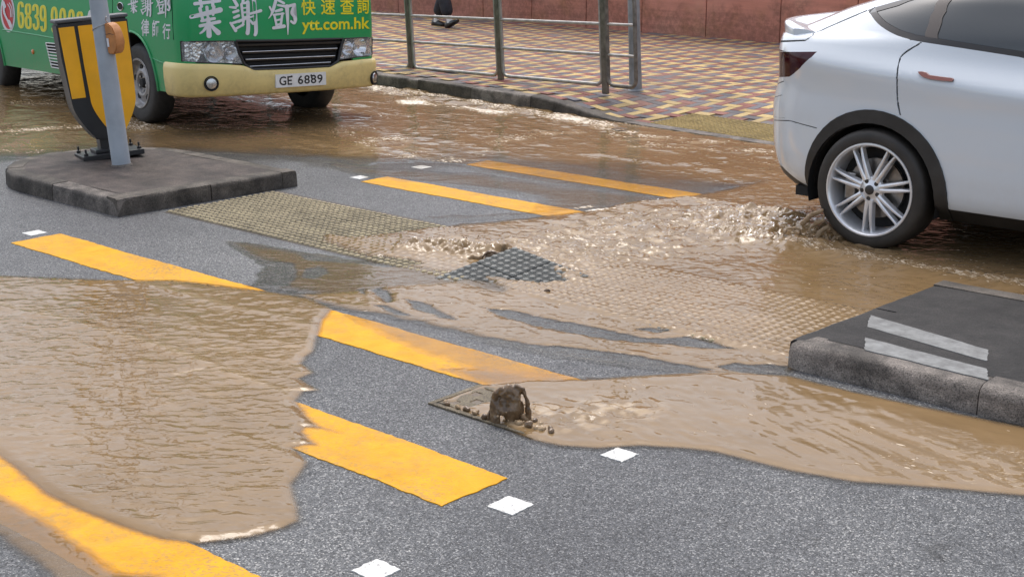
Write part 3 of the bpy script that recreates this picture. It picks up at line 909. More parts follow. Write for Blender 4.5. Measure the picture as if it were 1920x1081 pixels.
# yellow and black shield bollard
bb = G(206, 292, 0.12)
bo = empty('traffic_bollard', (bb[0], bb[1], 0.118)); tag(bo, 'yellow and black shield bollard on a bolted plate behind the grey pole', 'bollard')
bdir = CR*math.cos(R_(30))+np.array([CF[0], CF[1], 0])/math.hypot(CF[0], CF[1])*math.sin(R_(30))
q = Vector((0, 0, 1)).rotation_difference(Vector((-0.055, -0.045, 1)).normalized())
bo.rotation_mode = 'QUATERNION'; bo.rotation_quaternion = q @ Quaternion((0, 0, 1), math.atan2(bdir[1], bdir[0]))
def shield(w0, w1, w2, zt, zm, zb, n=8):
    """outline: w0 half width at top, w1 at the shoulder, w2 at the foot"""
    R = [(w0, zt)]
    R.append((w0*0.985, zm+(zt-zm)*0.5))
    for k in range(n+1):
        t = k/n; R.append((w1+(w2-w1)*(t**1.5), zm+(zb-zm)*t))
    return R
def shield_mesh(R, y0, y1, mat, name, parent, bev=0.006, dx=0.0, crown=0.0):
    pts = [(x, z) for x, z in R]+[(-x, z) for x, z in reversed(R)]
    if crown: pts.append((0, R[0][1]+crown))
    bm = bmesh.new()
    a = [bm.verts.new((x+dx, y0, z)) for x, z in pts]; b = [bm.verts.new((x+dx, y1, z)) for x, z in pts]
    bm.faces.new(a); bm.faces.new(b[::-1]); n = len(pts)
    for i in range(n): bm.faces.new((a[i], a[(i+1) % n], b[(i+1) % n], b[i]))
    if bev: bmesh.ops.bevel(bm, geom=[e for e in bm.edges], offset=bev, segments=2, affect='EDGES')
    o = bmo(name, bm, mat, parent); auto_smooth(o, 40); return o
shield_mesh(shield(0.262, 0.235, 0.085, 1.02, 0.42, 0.14), -0.085, 0.085, M['black_plastic'], 'shell', bo, 0.012, crown=0.004)
box('top_cap', (0, 0, 1.036), (0.535, 0.185, 0.028), M['grey_cap'], bo, 0.010)
shield_mesh(shield(0.180, 0.168, 0.036, 0.992, 0.43, 0.165), -0.090, -0.084, M['reflect_yellow'], 'front_panel', bo, 0.002, dx=0.070)
bm = bmesh.new(); a = [bm.verts.new(p_) for p_ in [(-0.251, -0.0895, 0.992), (-0.138, -0.0895, 0.992), (-0.130, -0.0895, 0.47), (-0.232, -0.0895, 0.47)]]
bm.faces.new(a); e = bmesh.ops.extrude_face_region(bm, geom=bm.faces[:]); bmesh.ops.translate(bm, vec=(0, 0.005, 0), verts=[v for v in e['geom'] if isinstance(v, bmesh.types.BMVert)])
bmo('side_panel', bm, M['reflect_yellow'], bo)
box('neck', (0, 0, 0.09), (0.14, 0.12, 0.12), M['black_plastic'], bo, 0.006)
box('foot', (0, 0, 0.055), (0.24, 0.19, 0.03), M['black_plastic'], bo, 0.008)
box('base_plate', (0, 0, 0.02), (0.46, 0.30, 0.042), M['black_plastic'], bo, 0.006)
for sx in (-1, 1):
    for sy in (-1, 1):
        lathe('anchor_bolt', [(0, 0), (0.016, 0), (0.016, 0.018), (0.008, 0.022), (0.008, 0.05), (0, 0.052)], M['black_plastic'], bo, 8, loc=(sx*0.20, sy*0.12, 0.04), rot=(R_(90), 0, 0))
# ------------------------------------------------------------------ panel shells cut in a (s, z) domain
def shell_parts(Mf, svals, zvals, polys, classify, thick=0.012):
    """Mf(s,z)->xyz; polys: list of closed outlines in (s,z) cut into the sheet; classify(s,z)->part name or None.
    returns {part: (verts, faces)} with rims folded inwards"""
    bm = bmesh.new()
    ns, nz = len(svals), len(zvals)
    V = [[bm.verts.new((s, z, 0)) for s in svals] for z in zvals]
    for j in range(nz-1):
        for i in range(ns-1):
            bm.faces.new((V[j][i], V[j][i+1], V[j+1][i+1], V[j+1][i]))
    for poly in polys:
        n = len(poly)
        pad = 0.05
        bx0 = min(p[0] for p in poly)-pad; bx1 = max(p[0] for p in poly)+pad; by0 = min(p[1] for p in poly)-pad; by1 = max(p[1] for p in poly)+pad
        C = {}
        def box_of(f):
            xs = [v.co.x for v in f.verts]; ys = [v.co.y for v in f.verts]
            return min(xs), max(xs), min(ys), max(ys)
        for f in bm.faces:
            q = box_of(f)
            if q[1] >= bx0 and q[0] <= bx1 and q[3] >= by0 and q[2] <= by1: C[f] = q
        for i in range(n):
            a = Vector((*poly[i], 0)); b = Vector((*poly[(i+1) % n], 0))
            d = b-a
            if d.length < 1e-6: continue
            mn = (min(a.x, b.x)-1e-4, min(a.y, b.y)-1e-4); mx = (max(a.x, b.x)+1e-4, max(a.y, b.y)+1e-4)
            fs = [f for f, q in C.items() if q[1] >= mn[0] and q[0] <= mx[0] and q[3] >= mn[1] and q[2] <= mx[1]]
            if not fs: continue
            es = list({e for f in fs for e in f.edges}); vs = list({v for f in fs for v in f.verts})
            r = bmesh.ops.bisect_plane(bm, geom=vs+es+fs, dist=1e-5, plane_co=a, plane_no=(-d.y, d.x, 0))
            for g in r['geom_cut']:
                for f in g.link_faces: C[f] = box_of(f)
    parts = {}
    groups = {}
    for f in bm.faces:
        c = f.calc_center_median()
        k = classify(c.x, c.y)
        if k: groups.setdefault(k, []).append(f)
    for k, fs in groups.items():
        idx = {}; v = []; fo = []; cnt = {}
        for f in fs:
            q = []
            for vv in f.verts:
                if vv not in idx:
                    idx[vv] = len(v); v.append(Mf(vv.co.x, vv.co.y))
                q.append(idx[vv])
            fo.append(tuple(q))
            for a, b in zip(q, q[1:]+q[:1]):
                e = (min(a, b), max(a, b)); cnt[e] = cnt.get(e, 0)+1
        parts[k] = (v, fo)
    bm.free()
    return parts
def in_poly(s, z, P):
    c = False; n = len(P)
    for i in range(n):
        ax, ay = P[i]; bx, by = P[(i+1) % n]
        if (ay > z) != (by > z) and s < ax+(z-ay)/(by-ay)*(bx-ax): c = not c
    return c
def sheet(name, vf, mat, parent, thick=0.012, inner=None, smooth=45):
    """thickens a sheet inwards (away from its outward normal side)"""
    bm = bmesh.new()
    vs = [bm.verts.new(p) for p in vf[0]]
    for q in vf[1]:
        try: bm.faces.new([vs[i] for i in q])
        except ValueError: pass
    bmesh.ops.remove_doubles(bm, verts=bm.verts[:], dist=1e-5)
    bm.normal_update()
    if inner is not None:
        # orient normals away from the inner point line (x free)
        flip = [f for f in bm.faces if f.normal.dot(f.calc_center_median()-Vector((f.calc_center_median().x if abs(f.calc_center_median().y) > 0.6 else inner[0], inner[1], inner[2]))) < 0]
        if len(flip) > len(bm.faces)/2: bmesh.ops.reverse_faces(bm, faces=bm.faces[:])
    bm.normal_update()
    be = [e for e in bm.edges if len(e.link_faces) == 1]
    if thick > 0 and be:
        nrm = {v: v.normal.copy() for e in be for v in e.verts}
        r = bmesh.ops.extrude_edge_only(bm, edges=be)
        nv = [g for g in r['geom'] if isinstance(g, bmesh.types.BMVert)]
        # match new verts to old by position
        key = {tuple(round(x, 6) for x in v.co): n for v, n in nrm.items()}
        for v in nv:
            n = key.get(tuple(round(x, 6) for x in v.co))
            if n is not None: v.co -= n*thick
    o = bmo(name, bm, mat, parent, recalc=False)
    auto_smooth(o, smooth)
    return o

# ---- lettering: brush strokes and text laid on a surface
def ribbon(pts, w0, w1=None, n=5):
    """closed outline of a rounded brush stroke through pts, width w0..w1"""
    if w1 is None: w1 = w0
    P = [Vector(p) for p in pts]
    if len(P) > 2:
        Q = []
        for i in range(len(P)-1):
            p0 = P[max(i-1, 0)]; p1 = P[i]; p2 = P[i+1]; p3 = P[min(i+2, len(P)-1)]
            for k in range(6):
                t = k/6
                Q.append(0.5*((2*p1)+(-p0+p2)*t+(2*p0-5*p1+4*p2-p3)*t*t+(-p0+3*p1-3*p2+p3)*t*t*t))
        Q.append(P[-1]); P = Q
    L = []; Rr = []
    m = len(P)
    for i, p in enumerate(P):
        a = P[max(i-1, 0)]; b = P[min(i+1, m-1)]; d = (b-a).normalized(); nn = Vector((-d.y, d.x))
        w = (w0+(w1-w0)*i/(m-1))/2
        L.append(p+nn*w); Rr.append(p-nn*w)
    out = list(L)
    d = (P[-1]-P[-2]).normalized(); nn = Vector((-d.y, d.x))
    for k in range(1, n): t = math.pi*k/n; out.append(P[-1]+(nn*math.cos(t)+d*math.sin(t))*w1/2)
    out += Rr[::-1]
    d = (P[0]-P[1]).normalized(); nn = Vector((-d.y, d.x))
    for k in range(1, n): t = math.pi*k/n; out.append(P[0]+(nn*math.cos(t)+d*math.sin(t))*w0/2)
    return [tuple(q) for q in out]
def decal(name, outlines, Mf, mat, parent, lift=0.002, step=0.00012):
    """flat vinyl pieces: outlines in a 2-D space, Mf(u,v,lift)->xyz"""
    bm = bmesh.new()
    for k, ol in enumerate(outlines):
        vs = [bm.verts.new(Mf(u, v, lift+step*k)) for u, v in ol]
        try: f = bm.faces.new(vs)
        except ValueError: continue
    bmesh.ops.triangulate(bm, faces=bm.faces[:])
    return bmo(name, bm, mat, parent, recalc=False)
def text_decal(name, body, Mf, mat, parent, size=1.0, offset=0.0, lift=0.002, xs=1.0, sp=1.0):
    """Mf(u,v,lift) with u,v in text units"""
    c = bpy.data.curves.new(name, 'FONT'); c.body = body; c.size = size; c.offset = offset; c.resolution_u = 3; c.space_character = sp
    o = bpy.data.objects.new(name, c); COL.objects.link(o)
    bpy.context.view_layer.update()
    me = bpy.data.meshes.new_from_object(o.evaluated_get(bpy.context.evaluated_depsgraph_get()))
    me.materials.clear()
    bpy.data.objects.remove(o); bpy.data.curves.remove(c)
    xs_ = [v.co.x for v in me.vertices]; ys_ = [v.co.y for v in me.vertices]
    x0, x1, y0, y1 = min(xs_), max(xs_), min(ys_), max(ys_)
    for v in me.vertices:
        v.co = Mf((v.co.x-x0)/(x1-x0), (v.co.y-y0)/(y1-y0), lift)
    me.update()
    return link(name, me, mat, parent)
# ------------------------------------------------------------------ minibus
BX, BY, BZ, BH = -11.116, 8.184, -0.023, -0.154
_U = Vector((-0.019, 0.03, 1)).normalized()
_X = Vector((math.cos(BH), math.sin(BH), 0)); _X = (_X-_U*_X.dot(_U)).normalized(); _Y = _U.cross(_X)
bus = empty('minibus')
bus.rotation_mode = 'QUATERNION'
bus.location = (BX, BY, BZ)
bus.rotation_quaternion = Matrix(((_X.x, _Y.x, _U.x), (_X.y, _Y.y, _U.y), (_X.z, _Y.z, _U.z))).to_quaternion()
tag(bus, 'green minibus with cream bumper and white lettering driving through the flood', 'minibus')
def bray(px, py):
    d = Vector(CF*FPX+CR*(px-960)-CU*(py-540.5)); o = Vector(CP)-Vector((BX, BY, BZ))
    return Vector((o.dot(_X), o.dot(_Y), o.dot(_U))), Vector((d.dot(_X), d.dot(_Y), d.dot(_U)))
def BF(px, py, X=1.1):
    o, d = bray(px, py); t = (X-o.x)/d.x; p = o+d*t; return p.y, p.z
def BS(px, py, Y=-1.0):
    o, d = bray(px, py); t = (Y-o.y)/d.y; p = o+d*t; return p.x, p.z
# plan path: s=0 front centre, positive towards the near side (y<0), then back
def _plan():
    pts = []
    for y in np.linspace(0, -0.86, 20): pts.append((1.135-0.055*(y/0.86)**2-0.02*abs(y/0.86)**6, y))
    x0, y0 = pts[-1]
    for k in range(1, 15):
        t = math.pi/2*k/14
        pts.append((x0-0.19*(1-math.cos(t)), y0-0.15*math.sin(t)))
    xs = pts[-1][0]
    for x in np.linspace(xs, -5.65, 60)[1:]: pts.append((x, -1.01))
    for k in range(1, 9):
        t = math.pi/2*k/8; pts.append((-5.65-0.15*math.sin(t), -1.01+0.15*(1-math.cos(t))))
    for y in np.linspace(-0.86, 0, 12)[1:]: pts.append((-5.80, y))
    return np.array(pts)
_PP = _plan()
_PS = np.concatenate([[0], np.cumsum(np.hypot(*np.diff(_PP, axis=0).T))])
SMAX = _PS[-1]
def bus_xy(s):
    a = abs(s); x = np.interp(a, _PS, _PP[:, 0]); y = np.interp(a, _PS, _PP[:, 1])
    return float(x), float(y if s >= 0 else -y)
_IZ = [0.0, 0.34, 0.5, 0.9, 1.2, 2.2, 2.35, 2.48, 2.56, 2.60]; _II = [0.03, 0.02, 0.006, 0.0, 0.008, 0.075, 0.10, 0.16, 0.26, 0.42]
def MB_(s, z, lift=0.0):
    x, y = bus_xy(s); e = 0.004
    xa, ya = bus_xy(s-e); xb, yb = bus_xy(s+e)
    tx, ty = xb-xa, yb-ya; L = math.hypot(tx, ty) or 1
    nx, ny = -ty/L, tx/L              # outward normal for s growing towards the near side
    nx, ny = (-nx, -ny) if (nx*x+ny*y) < 0 and abs(x) < 5.7 and False else (nx, ny)
    ins = float(np.interp(z, _IZ, _II))
    rake = max(0, z-1.12)*0.16*max(0, min(1, (x-0.2)/0.8))
    # outward = right-hand side of travel direction
    ox, oy = ty/L, -tx/L
    cx = -2.0
    if ox*(x-cx)*0.2+oy*y < 0: ox, oy = -ox, -oy
    return (x-rake+ox*(lift-ins), y+oy*(lift-ins), z)
def s_front(y): 
    return float(np.interp(-y, -_PP[:34, 1], _PS[:34])) if y <= 0 else -float(np.interp(y, -_PP[:34, 1], _PS[:34]))
def s_side(x):
    k = np.argmin(_PP[:, 0] > -9); seg = slice(33, 93)
    return float(np.interp(-x, -_PP[seg, 0], _PS[seg]))
def F2(px, py):
    """pixel on the front face -> (s,z)"""
    X = 1.1
    for _ in range(4):
        y, z = BF(px, py, X); y = max(-0.99, min(0.99, y)); s = s_front(y); X = bus_xy(s)[0]
    return s, z
def S2(px, py):
    x, z = BS(px, py, -1.005); return s_side(x), z
def Mfront(pxu, pyv, lift):
    s, z = F2(pxu, pyv); return MB_(s, z, lift)
def Mside(pxu, pyv, lift):
    s, z = S2(pxu, pyv); return MB_(s, z, lift)
def circ(cx, cz, r, n=26, a0=0, a1=360): return [(cx+r*math.cos(R_(a0+(a1-a0)*k/n)), cz+r*math.sin(R_(a0+(a1-a0)*k/n))) for k in range(n)]
sF, sR = s_side(0.0), s_side(-3.935)
archF = circ(sF, 0.37, 0.475); archR = circ(sR, 0.37, 0.475)
lampN = [F2(*p) for p in [(334, 78), (386, 77.5), (439, 77), (447, 98), (456, 120), (400, 118.5), (336, 115)]]
lampF = [F2(*p) for p in [(646, 72.5), (672, 71), (699, 70), (702, 86), (702, 103), (670, 107), (637, 112), (641, 92)]]
gril = [F2(*p) for p in [(442, 77), (540, 76), (643, 72.5), (635, 114), (622, 124), (550, 128), (475, 131), (459, 121), (448, 98)]]
wins = []
for x0, x1 in ((0.35, -0.62), (-0.75, -1.9), (-2.0, -3.1), (-3.2, -4.3), (-4.4, -5.5)):
    a, b = s_side(x0), s_side(x1); wins.append([(a, 1.42), (b, 1.42), (b, 2.18), (a, 2.18)])
ws = [(-s_front(-0.86), 1.34), (s_front(-0.86), 1.34), (s_front(-0.80), 2.24), (-s_front(-0.80), 2.24)]
polys = [archF, archR, lampN, lampF, gril, ws]+wins+[[(-a, z) for a, z in q] for q in [archF, archR]+wins]
def cls(s, z):
    for P in (archF, archR):
        if in_poly(abs(s), z, P): return None
    if in_poly(s, z, lampN) or in_poly(s, z, lampF) or in_poly(s, z, gril): return None
    if in_poly(s, z, ws): return 'windscreen'
    for i, P in enumerate(wins):
        if in_poly(abs(s), z, P): return 'window%d%d' % (i, s > 0)
    if abs(s) < s_side(0.83) and z < 0.55: return None
    return 'body' if z < 1.40 else 'upper'
sv = np.unique(np.round(np.concatenate([np.linspace(-s_side(0.85), s_side(0.85), 41), np.linspace(s_side(0.85), SMAX, 46), -np.linspace(s_side(0.85), SMAX, 46)]), 4))
zv = [0.34, 0.42, 0.5, 0.6, 0.7, 0.8, 0.9, 1.0, 1.1, 1.2, 1.3, 1.4, 1.6, 1.8, 2.0, 2.2, 2.3, 2.4, 2.48, 2.53, 2.57, 2.60]
bp = shell_parts(MB_, list(sv), zv, polys, cls)
body = sheet('body', bp['body'], M['bus_green'], bus, 0.02, (-2, 0, 1.2))
sheet('upper_body', bp['upper'], M['bus_roof'], bus, 0.02, (-2, 0, 1.2))
for k in bp:
    if k.startswith('window'): sheet('window', bp[k], M['bus_glass'], bus, 0.01, (-2, 0, 1.2))
sheet('windscreen', bp['windscreen'], M['bus_glass'], bus, 0.01, (-2, 0, 1.2))
rp = [MB_(s, 2.60) for s in sv]
pyd('roof', rp, [tuple(range(len(rp)))], M['bus_roof'], bus)
# inner dark tub, wheel wells and floor
box('chassis', (-2.35, 0, 0.50), (6.7, 1.70, 0.36), M['under'], bus)
for x in (0.0, -3.935):
    for sgn in (-1, 1):
        bm = bmesh.new(); n = 20
        ring = [(x+0.485*math.cos(math.pi*k/n), 0.37+0.485*math.sin(math.pi*k/n)) for k in range(n+1)]
        a = [bm.verts.new((p[0], sgn*0.985, p[1])) for p in ring]; b = [bm.verts.new((p[0], sgn*0.62, p[1])) for p in ring]
        for i in range(n): bm.faces.new((a[i], a[i+1], b[i+1], b[i]))
        bm.faces.new(b)
        bmo('wheel_well', bm, M['under'], bus)
box('cabin_floor', (-2.3, 0, 0.9), (6.6, 1.85, 0.05), M['under'], bus)
# bumper: swept band with a moulded section
Btop = lambda s: float(np.interp(s, *zip(*sorted([F2(*p) for p in [(331, 119), (400, 120), (452, 122.5), (462, 125), (476, 132), (550, 130), (619, 126), (628, 121), (641, 115.5), (680, 111), (706, 108.5)]]))))
bsv = np.linspace(-s_side(0.70), s_side(0.70), 120)
prof = [(-0.03, 0.0), (0.012, 0.012), (0.026, 0.05), (0.036, 0.12), (0.040, 0.5), (0.038, 0.82), (0.030, 0.95), (0.016, 0.995), (-0.02, 1.0)]
v = []; f = []
for s in bsv:
    zt = Btop(s); zb = 0.312
    for l, t in prof: v.append(MB_(s, zb+(zt-zb)*t, l))
m_ = len(prof)
for i in range(len(bsv)-1):
    for j in range(m_-1): f.append((i*m_+j, i*m_+j+1, (i+1)*m_+j+1, (i+1)*m_+j))
f.append(tuple(range(m_))); f.append(tuple((len(bsv)-1)*m_+j for j in range(m_)))
bumper = pyd('bumper', v, f, M['bus_cream'], bus); auto_smooth(bumper, 40)
def disc_on(name, px, py, r, lift, mat, parent, prof):
    s, z = F2(px, py); c = Vector(MB_(s, z, lift)); n = (Vector(MB_(s, z, lift+0.01))-c).normalized()
    q = Vector((0, 1, 0)).rotation_difference(n)
    o = lathe(name, prof, mat, parent, 24, loc=c); o.rotation_mode = 'QUATERNION'; o.rotation_quaternion = q; return o
for px, py in ((394.5, 156.5), (697, 146)):
    disc_on('fog_lamp', px, py, 0.05, 0.040, M['under'], bumper, [(0.066, -0.01), (0.066, 0.012), (0.056, 0.012), (0.054, 0.0), (0.0, 0.0)])
    disc_on('lamp_glass', px, py, 0.05, 0.044, M['chrome_dull'], bumper, [(0.052, 0.0), (0.045, 0.010), (0.02, 0.015), (0, 0.016)])
# number plate
plq = [F2(512.5, 141), F2(606, 135.5), F2(607, 157), F2(513, 163.5)]
s0, s1 = plq[0][0], plq[1][0]; zc = (plq[0][1]+plq[3][1]+plq[1][1]+plq[2][1])/4
def Mpl(u, v, lift):
    a = Vector(MB_(s0, zc, 0.044)); b = Vector(MB_(s1, zc, 0.044)); d = b-a
    w_ = d.length; d.normalize(); n = d.cross(Vector((0, 0, 1))); n = n if n.x > 0 else -n
    return tuple(a+d*w_*u+Vector((0, 0, 1))*(v-0.5)*0.118+n*(0.012+lift))
bm = bmesh.new()
a = [bm.verts.new(Mpl(u, v_, 0)) for u, v_ in ((0, 0), (1, 0), (1, 1), (0, 1))]; b = [bm.verts.new(Mpl(u, v_, -0.02)) for u, v_ in ((0, 0), (1, 0), (1, 1), (0, 1))]
bm.faces.new(a); bm.faces.new(b[::-1])
for i in range(4): bm.faces.new((a[i], b[i], b[(i+1) % 4], a[(i+1) % 4]))
plate = bmo('number_plate', bm, M['plate'], bus)
text_decal('lettering', 'GE', lambda u, v, l: Mpl(0.065+0.25*u, 0.16+0.68*v, l), M['ink'], plate, offset=0.018, lift=0.001)
text_decal('lettering', '6889', lambda u, v, l: Mpl(0.43+0.50*u, 0.16+0.68*v, l), M['ink'], plate, offset=0.018, lift=0.001, sp=1.1)
for u in (0.31, 0.70): 
    bm = bmesh.new(); bmesh.ops.create_uvsphere(bm, u_segments=8, v_segments=6, radius=0.009); bmo('bolt', bm, M['ink'], plate, loc=Mpl(u, 0.80, 0.002))
# grille
def quadgrid(outline, lift, name, mat, parent, thick=0.0):
    bm = bmesh.new()
    f_ = bm.faces.new([bm.verts.new((s, z, 0)) for s, z in outline])
    ss = [p[0] for p in outline]
    for s in np.linspace(min(ss), max(ss), 16)[1:-1]:
        bmesh.ops.bisect_plane(bm, geom=bm.verts[:]+bm.edges[:]+bm.faces[:], plane_co=(s, 0, 0), plane_no=(1, 0, 0))
    for v_ in bm.verts: v_.co = MB_(v_.co.x, v_.co.y, lift)
    return bmo(name, bm, mat, parent)
grille = quadgrid(gril, -0.05, 'grille', M['under'], bus)
# frame around the grille
gl = gril+[gril[0]]
for p0, p1 in zip(gl, gl[1:]):
    pass
tube('grille_frame', [MB_(p0[0]+(p1[0]-p0[0])*t, p0[1]+(p1[1]-p0[1])*t-0.0, -0.004) for p0, p1 in zip(gl, gl[1:]) for t in (0, .25, .5, .75)]+[MB_(*gl[0], -0.004)], 0.013, M['black_plastic'], grille, 8)
def slat(pa, pb, zt, zb, lo):
    n = 14; v = []; f = []
    for k in range(n+1):
        t = k/n; px = pa[0]+(pb[0]-pa[0])*t; py = pa[1]+(pb[1]-pa[1])*t; s, z = F2(px, py)
        for l, dz in ((-0.045, zb), (lo, zb*0.55), (lo+0.004, 0.0), (-0.045, zt)): v.append(MB_(s, z+dz, l))
    for k in range(n):
        for j in range(3): f.append((k*4+j, k*4+j+1, (k+1)*4+j+1, (k+1)*4+j))
    return v, f
for (pa, pb) in [((456, 98), (634, 91)), ((462, 112), (630, 105)), ((470, 125), (622, 117))]:
    v, f = slat(pa, pb, 0.010, -0.030, -0.016); o = pyd('slat', v, f, M['black_plastic'], grille); auto_smooth(o, 30)
    tube('slat_trim', [MB_(*F2(pa[0]+(pb[0]-pa[0])*t, pa[1]+(pb[1]-pa[1])*t), -0.013) for t in np.linspace(0, 1, 12)], 0.0042, M['chrome_dull'], grille, 6)
v, f = slat((446, 83.5), (641, 78), 0.03, -0.032, -0.006); o = pyd('slat', v, f, M['black_plastic'], grille); auto_smooth(o, 30)
# headlamps
def headlamp(outline, rounds, turn, nm):
    hl = quadgrid(outline, -0.075, 'headlamp', M['reflector'], bus)
    hl['label'] = nm
    ol = outline+[outline[0]]
    n = len(outline)
    v = [MB_(*p, -0.002) for p in outline]+[MB_(*p, -0.075) for p in outline]
    pyd('bezel', v, [(i, (i+1) % n, n+(i+1) % n, n+i) for i in range(n)], M['chrome_dull'], hl)
    tube('seal', [MB_(p0[0]+(p1[0]-p0[0])*t, p0[1]+(p1[1]-p0[1])*t, 0.001) for p0, p1 in zip(ol, ol[1:]) for t in (0, .5)]+[MB_(*ol[0], 0.001)], 0.0055, M['black_plastic'], hl, 6)
    for px, py, r in rounds:
        s, z = F2(px, py); c = Vector(MB_(s, z, -0.018)); nn = (Vector(MB_(s, z, 0.0))-c).normalized()
        o = lathe('lamp_bowl', [(r, 0.004), (r*0.97, 0.008), (r*0.92, 0.0), (r*0.8, -0.02), (r*0.55, -0.045), (r*0.2, -0.058), (0.0, -0.06)], M['chrome'], hl, 28, loc=c)
        o.rotation_mode = 'QUATERNION'; o.rotation_quaternion = Vector((0, 1, 0)).rotation_difference(nn)
        o2 = lathe('bulb', [(0, -0.005), (r*0.2, -0.008), (r*0.27, -0.022), (r*0.27, -0.05), (0, -0.055)], M['chrome_dull'], hl, 14, loc=c)
        o2.rotation_mode = 'QUATERNION'; o2.rotation_quaternion = o.rotation_quaternion
    o = quadgrid([F2(*p) for p in turn], -0.02, 'indicator', M['reflector'], hl)
    quadgrid(outline, 0.0, 'lens', M['lens'], hl)
headlamp(lampN, [(402, 98.5, 0.092), (434, 99.5, 0.068)], [(341, 82), (372, 82), (378, 98), (374, 113), (342, 111)], 'clear headlamp at the door side of the bus')
headlamp(lampF, [(653, 91, 0.068), (676, 88.5, 0.092)], [(689, 75), (698, 75), (699, 100), (690, 101)], 'clear headlamp at the kerb side of the bus')
# wheels
def bus_wheel(x, sgn):
    whl = empty('wheel', (x, sgn*0.86, 0.372)); whl.parent = bus
    rot = (0, 0, 0) if sgn > 0 else (0, 0, math.pi)
    w2 = 0.10
    lathe('tyre', [(0.215, -w2), (0.25, -w2-.005), (0.32, -w2-0.008), (0.352, -w2+0.004), (0.368, -w2+0.03), (0.372, 0), (0.368, w2-0.03), (0.352, w2-0.004), (0.32, w2+0.008), (0.25, w2+0.005), (0.215, w2)], M['tyre'], whl, 48, rot=rot)
    bm = bmesh.new()
    bm_lathe(bm, [(0.232, w2+0.004), (0.228, w2+0.012), (0.214, w2+0.010), (0.205, w2-0.01), (0.195, w2-0.035), (0.182, w2-0.045), (0.165, w2-0.04), (0.115, w2-0.018), (0.095, w2-0.022), (0.085, w2-0.05), (0.0, w2-0.05)], 48)
    o = bmo('rim', bm, M['steel_rim'], whl, rot=rot); auto_smooth(o, 30)
    for k in range(5):
        t = 2*math.pi*k/5+0.3
        lathe('vent_hole', [(0.0, 0), (0.027, 0), (0.027, -0.03), (0, -0.03)], M['under'], o, 14, loc=(0.148*math.cos(t), w2-0.026, 0.148*math.sin(t)))
        lathe('wheel_nut', [(0, 0.022), (0.011, 0.02), (0.013, 0), (0, 0)], M['chrome_dull'], o, 6, loc=(0.072*math.cos(t+.6), w2-0.05, 0.072*math.sin(t+.6)))
    lathe('hub', [(0, 0.035), (0.035, 0.032), (0.048, 0.0), (0, 0)], M['under'], o, 20, loc=(0, w2-0.05, 0))
for x in (0.0, -3.935):
    for sgn in (-1, 1): bus_wheel(x, sgn)
# door seam, wheel-arch lip, waist mouldings, handle, side vent
def lip(P, r, mat, nm, a0, a1):
    pts = [MB_(P[0]+r*math.cos(R_(t)), P[1]+r*math.sin(R_(t)), 0.006) for t in np.linspace(a0, a1, 24)]
    tube(nm, pts, 0.011, mat, bus, 8)
lip((sF, 0.37), 0.478, M['bus_green'], 'arch_lip', -4, 184); lip((sR, 0.37), 0.478, M['bus_green'], 'arch_lip', -4, 184)
tube('door_seam', [MB_(*S2(328, 75), 0.0), MB_(*S2(326, 40), 0.0), MB_(*S2(325, 0), 0.0), MB_(*S2(324, -60), 0.0)], 0.0035, M['under'], bus, 6)
tube('door_seam', [MB_(*S2(212, 40), 0.0), MB_(*S2(211, 0), 0.0), MB_(*S2(210, -60), 0.0)], 0.0035, M['under'], bus, 6)
tube('crease', [MB_(*S2(281, 107), 0.001), MB_(*S2(303, 117), 0.003), MB_(*S2(326, 120), 0.001)], 0.005, M['bus_green'], bus, 6)
tube('waist_moulding', [MB_(*S2(6, 56), 0.0), MB_(*S2(70, 66), 0.0), MB_(*S2(130, 77), 0.0), MB_(*S2(180, 85), 0.0)], 0.008, M['bus_green'], bus, 8)
sH, zH = S2(226.5, 12.5)
hp = [(sH+0.062*math.cos(t)*(1 if abs(math.cos(t)) < .6 else 1.05), zH+0.036*math.sin(t)) for t in np.linspace(0, 2*math.pi, 21)[:-1]]
decal('door_handle', [hp], lambda a, b, l: MB_(a, b, l), M['under'], bus, 0.003)
tube('handle_ring', [MB_(a, b, 0.004) for a, b in hp+[hp[0]]], 0.005, M['chrome_dull'], bus, 6)
vq = [S2(88, 80.5), S2(133, 84), S2(136, 133), S2(97, 126)]
vo = decal('side_vent', [vq], lambda a, b, l: MB_(a, b, l), M['under'], bus, 0.003)
def vm(u, v_):
    a = [vq[0][k]+(vq[1][k]-vq[0][k])*u for k in (0, 1)]; b = [vq[3][k]+(vq[2][k]-vq[3][k])*u for k in (0, 1)]
    return MB_(a[0]+(b[0]-a[0])*v_, a[1]+(b[1]-a[1])*v_, 0.010)
for k in range(9): tube('vent_slat', [vm(0, k/8), vm(0.5, k/8), vm(1, k/8)], 0.006, M['plate'], vo, 6)
for u in (0, 0.5, 1): tube('vent_bar', [vm(u, 0), vm(u, 1)], 0.007, M['plate'], vo, 6)
disc = S2(62.5, 97.5); 
lathe('side_reflector', [(0.026, -0.003), (0.024, 0.012), (0.012, 0.018), (0, 0.019)], M['amber'], bus, 16, loc=MB_(*disc), rot=(0, 0, math.pi))
tube('exhaust', [(-2.75, -0.72, 0.31), (-2.3, -0.70, 0.32), (-1.9, -0.66, 0.34)], 0.035, M['exhaust'], bus, 12)
box('bumper_bracket', (0.72, -0.93, 0.33), (0.06, 0.05, 0.09), M['rust'], bus, 0.008)
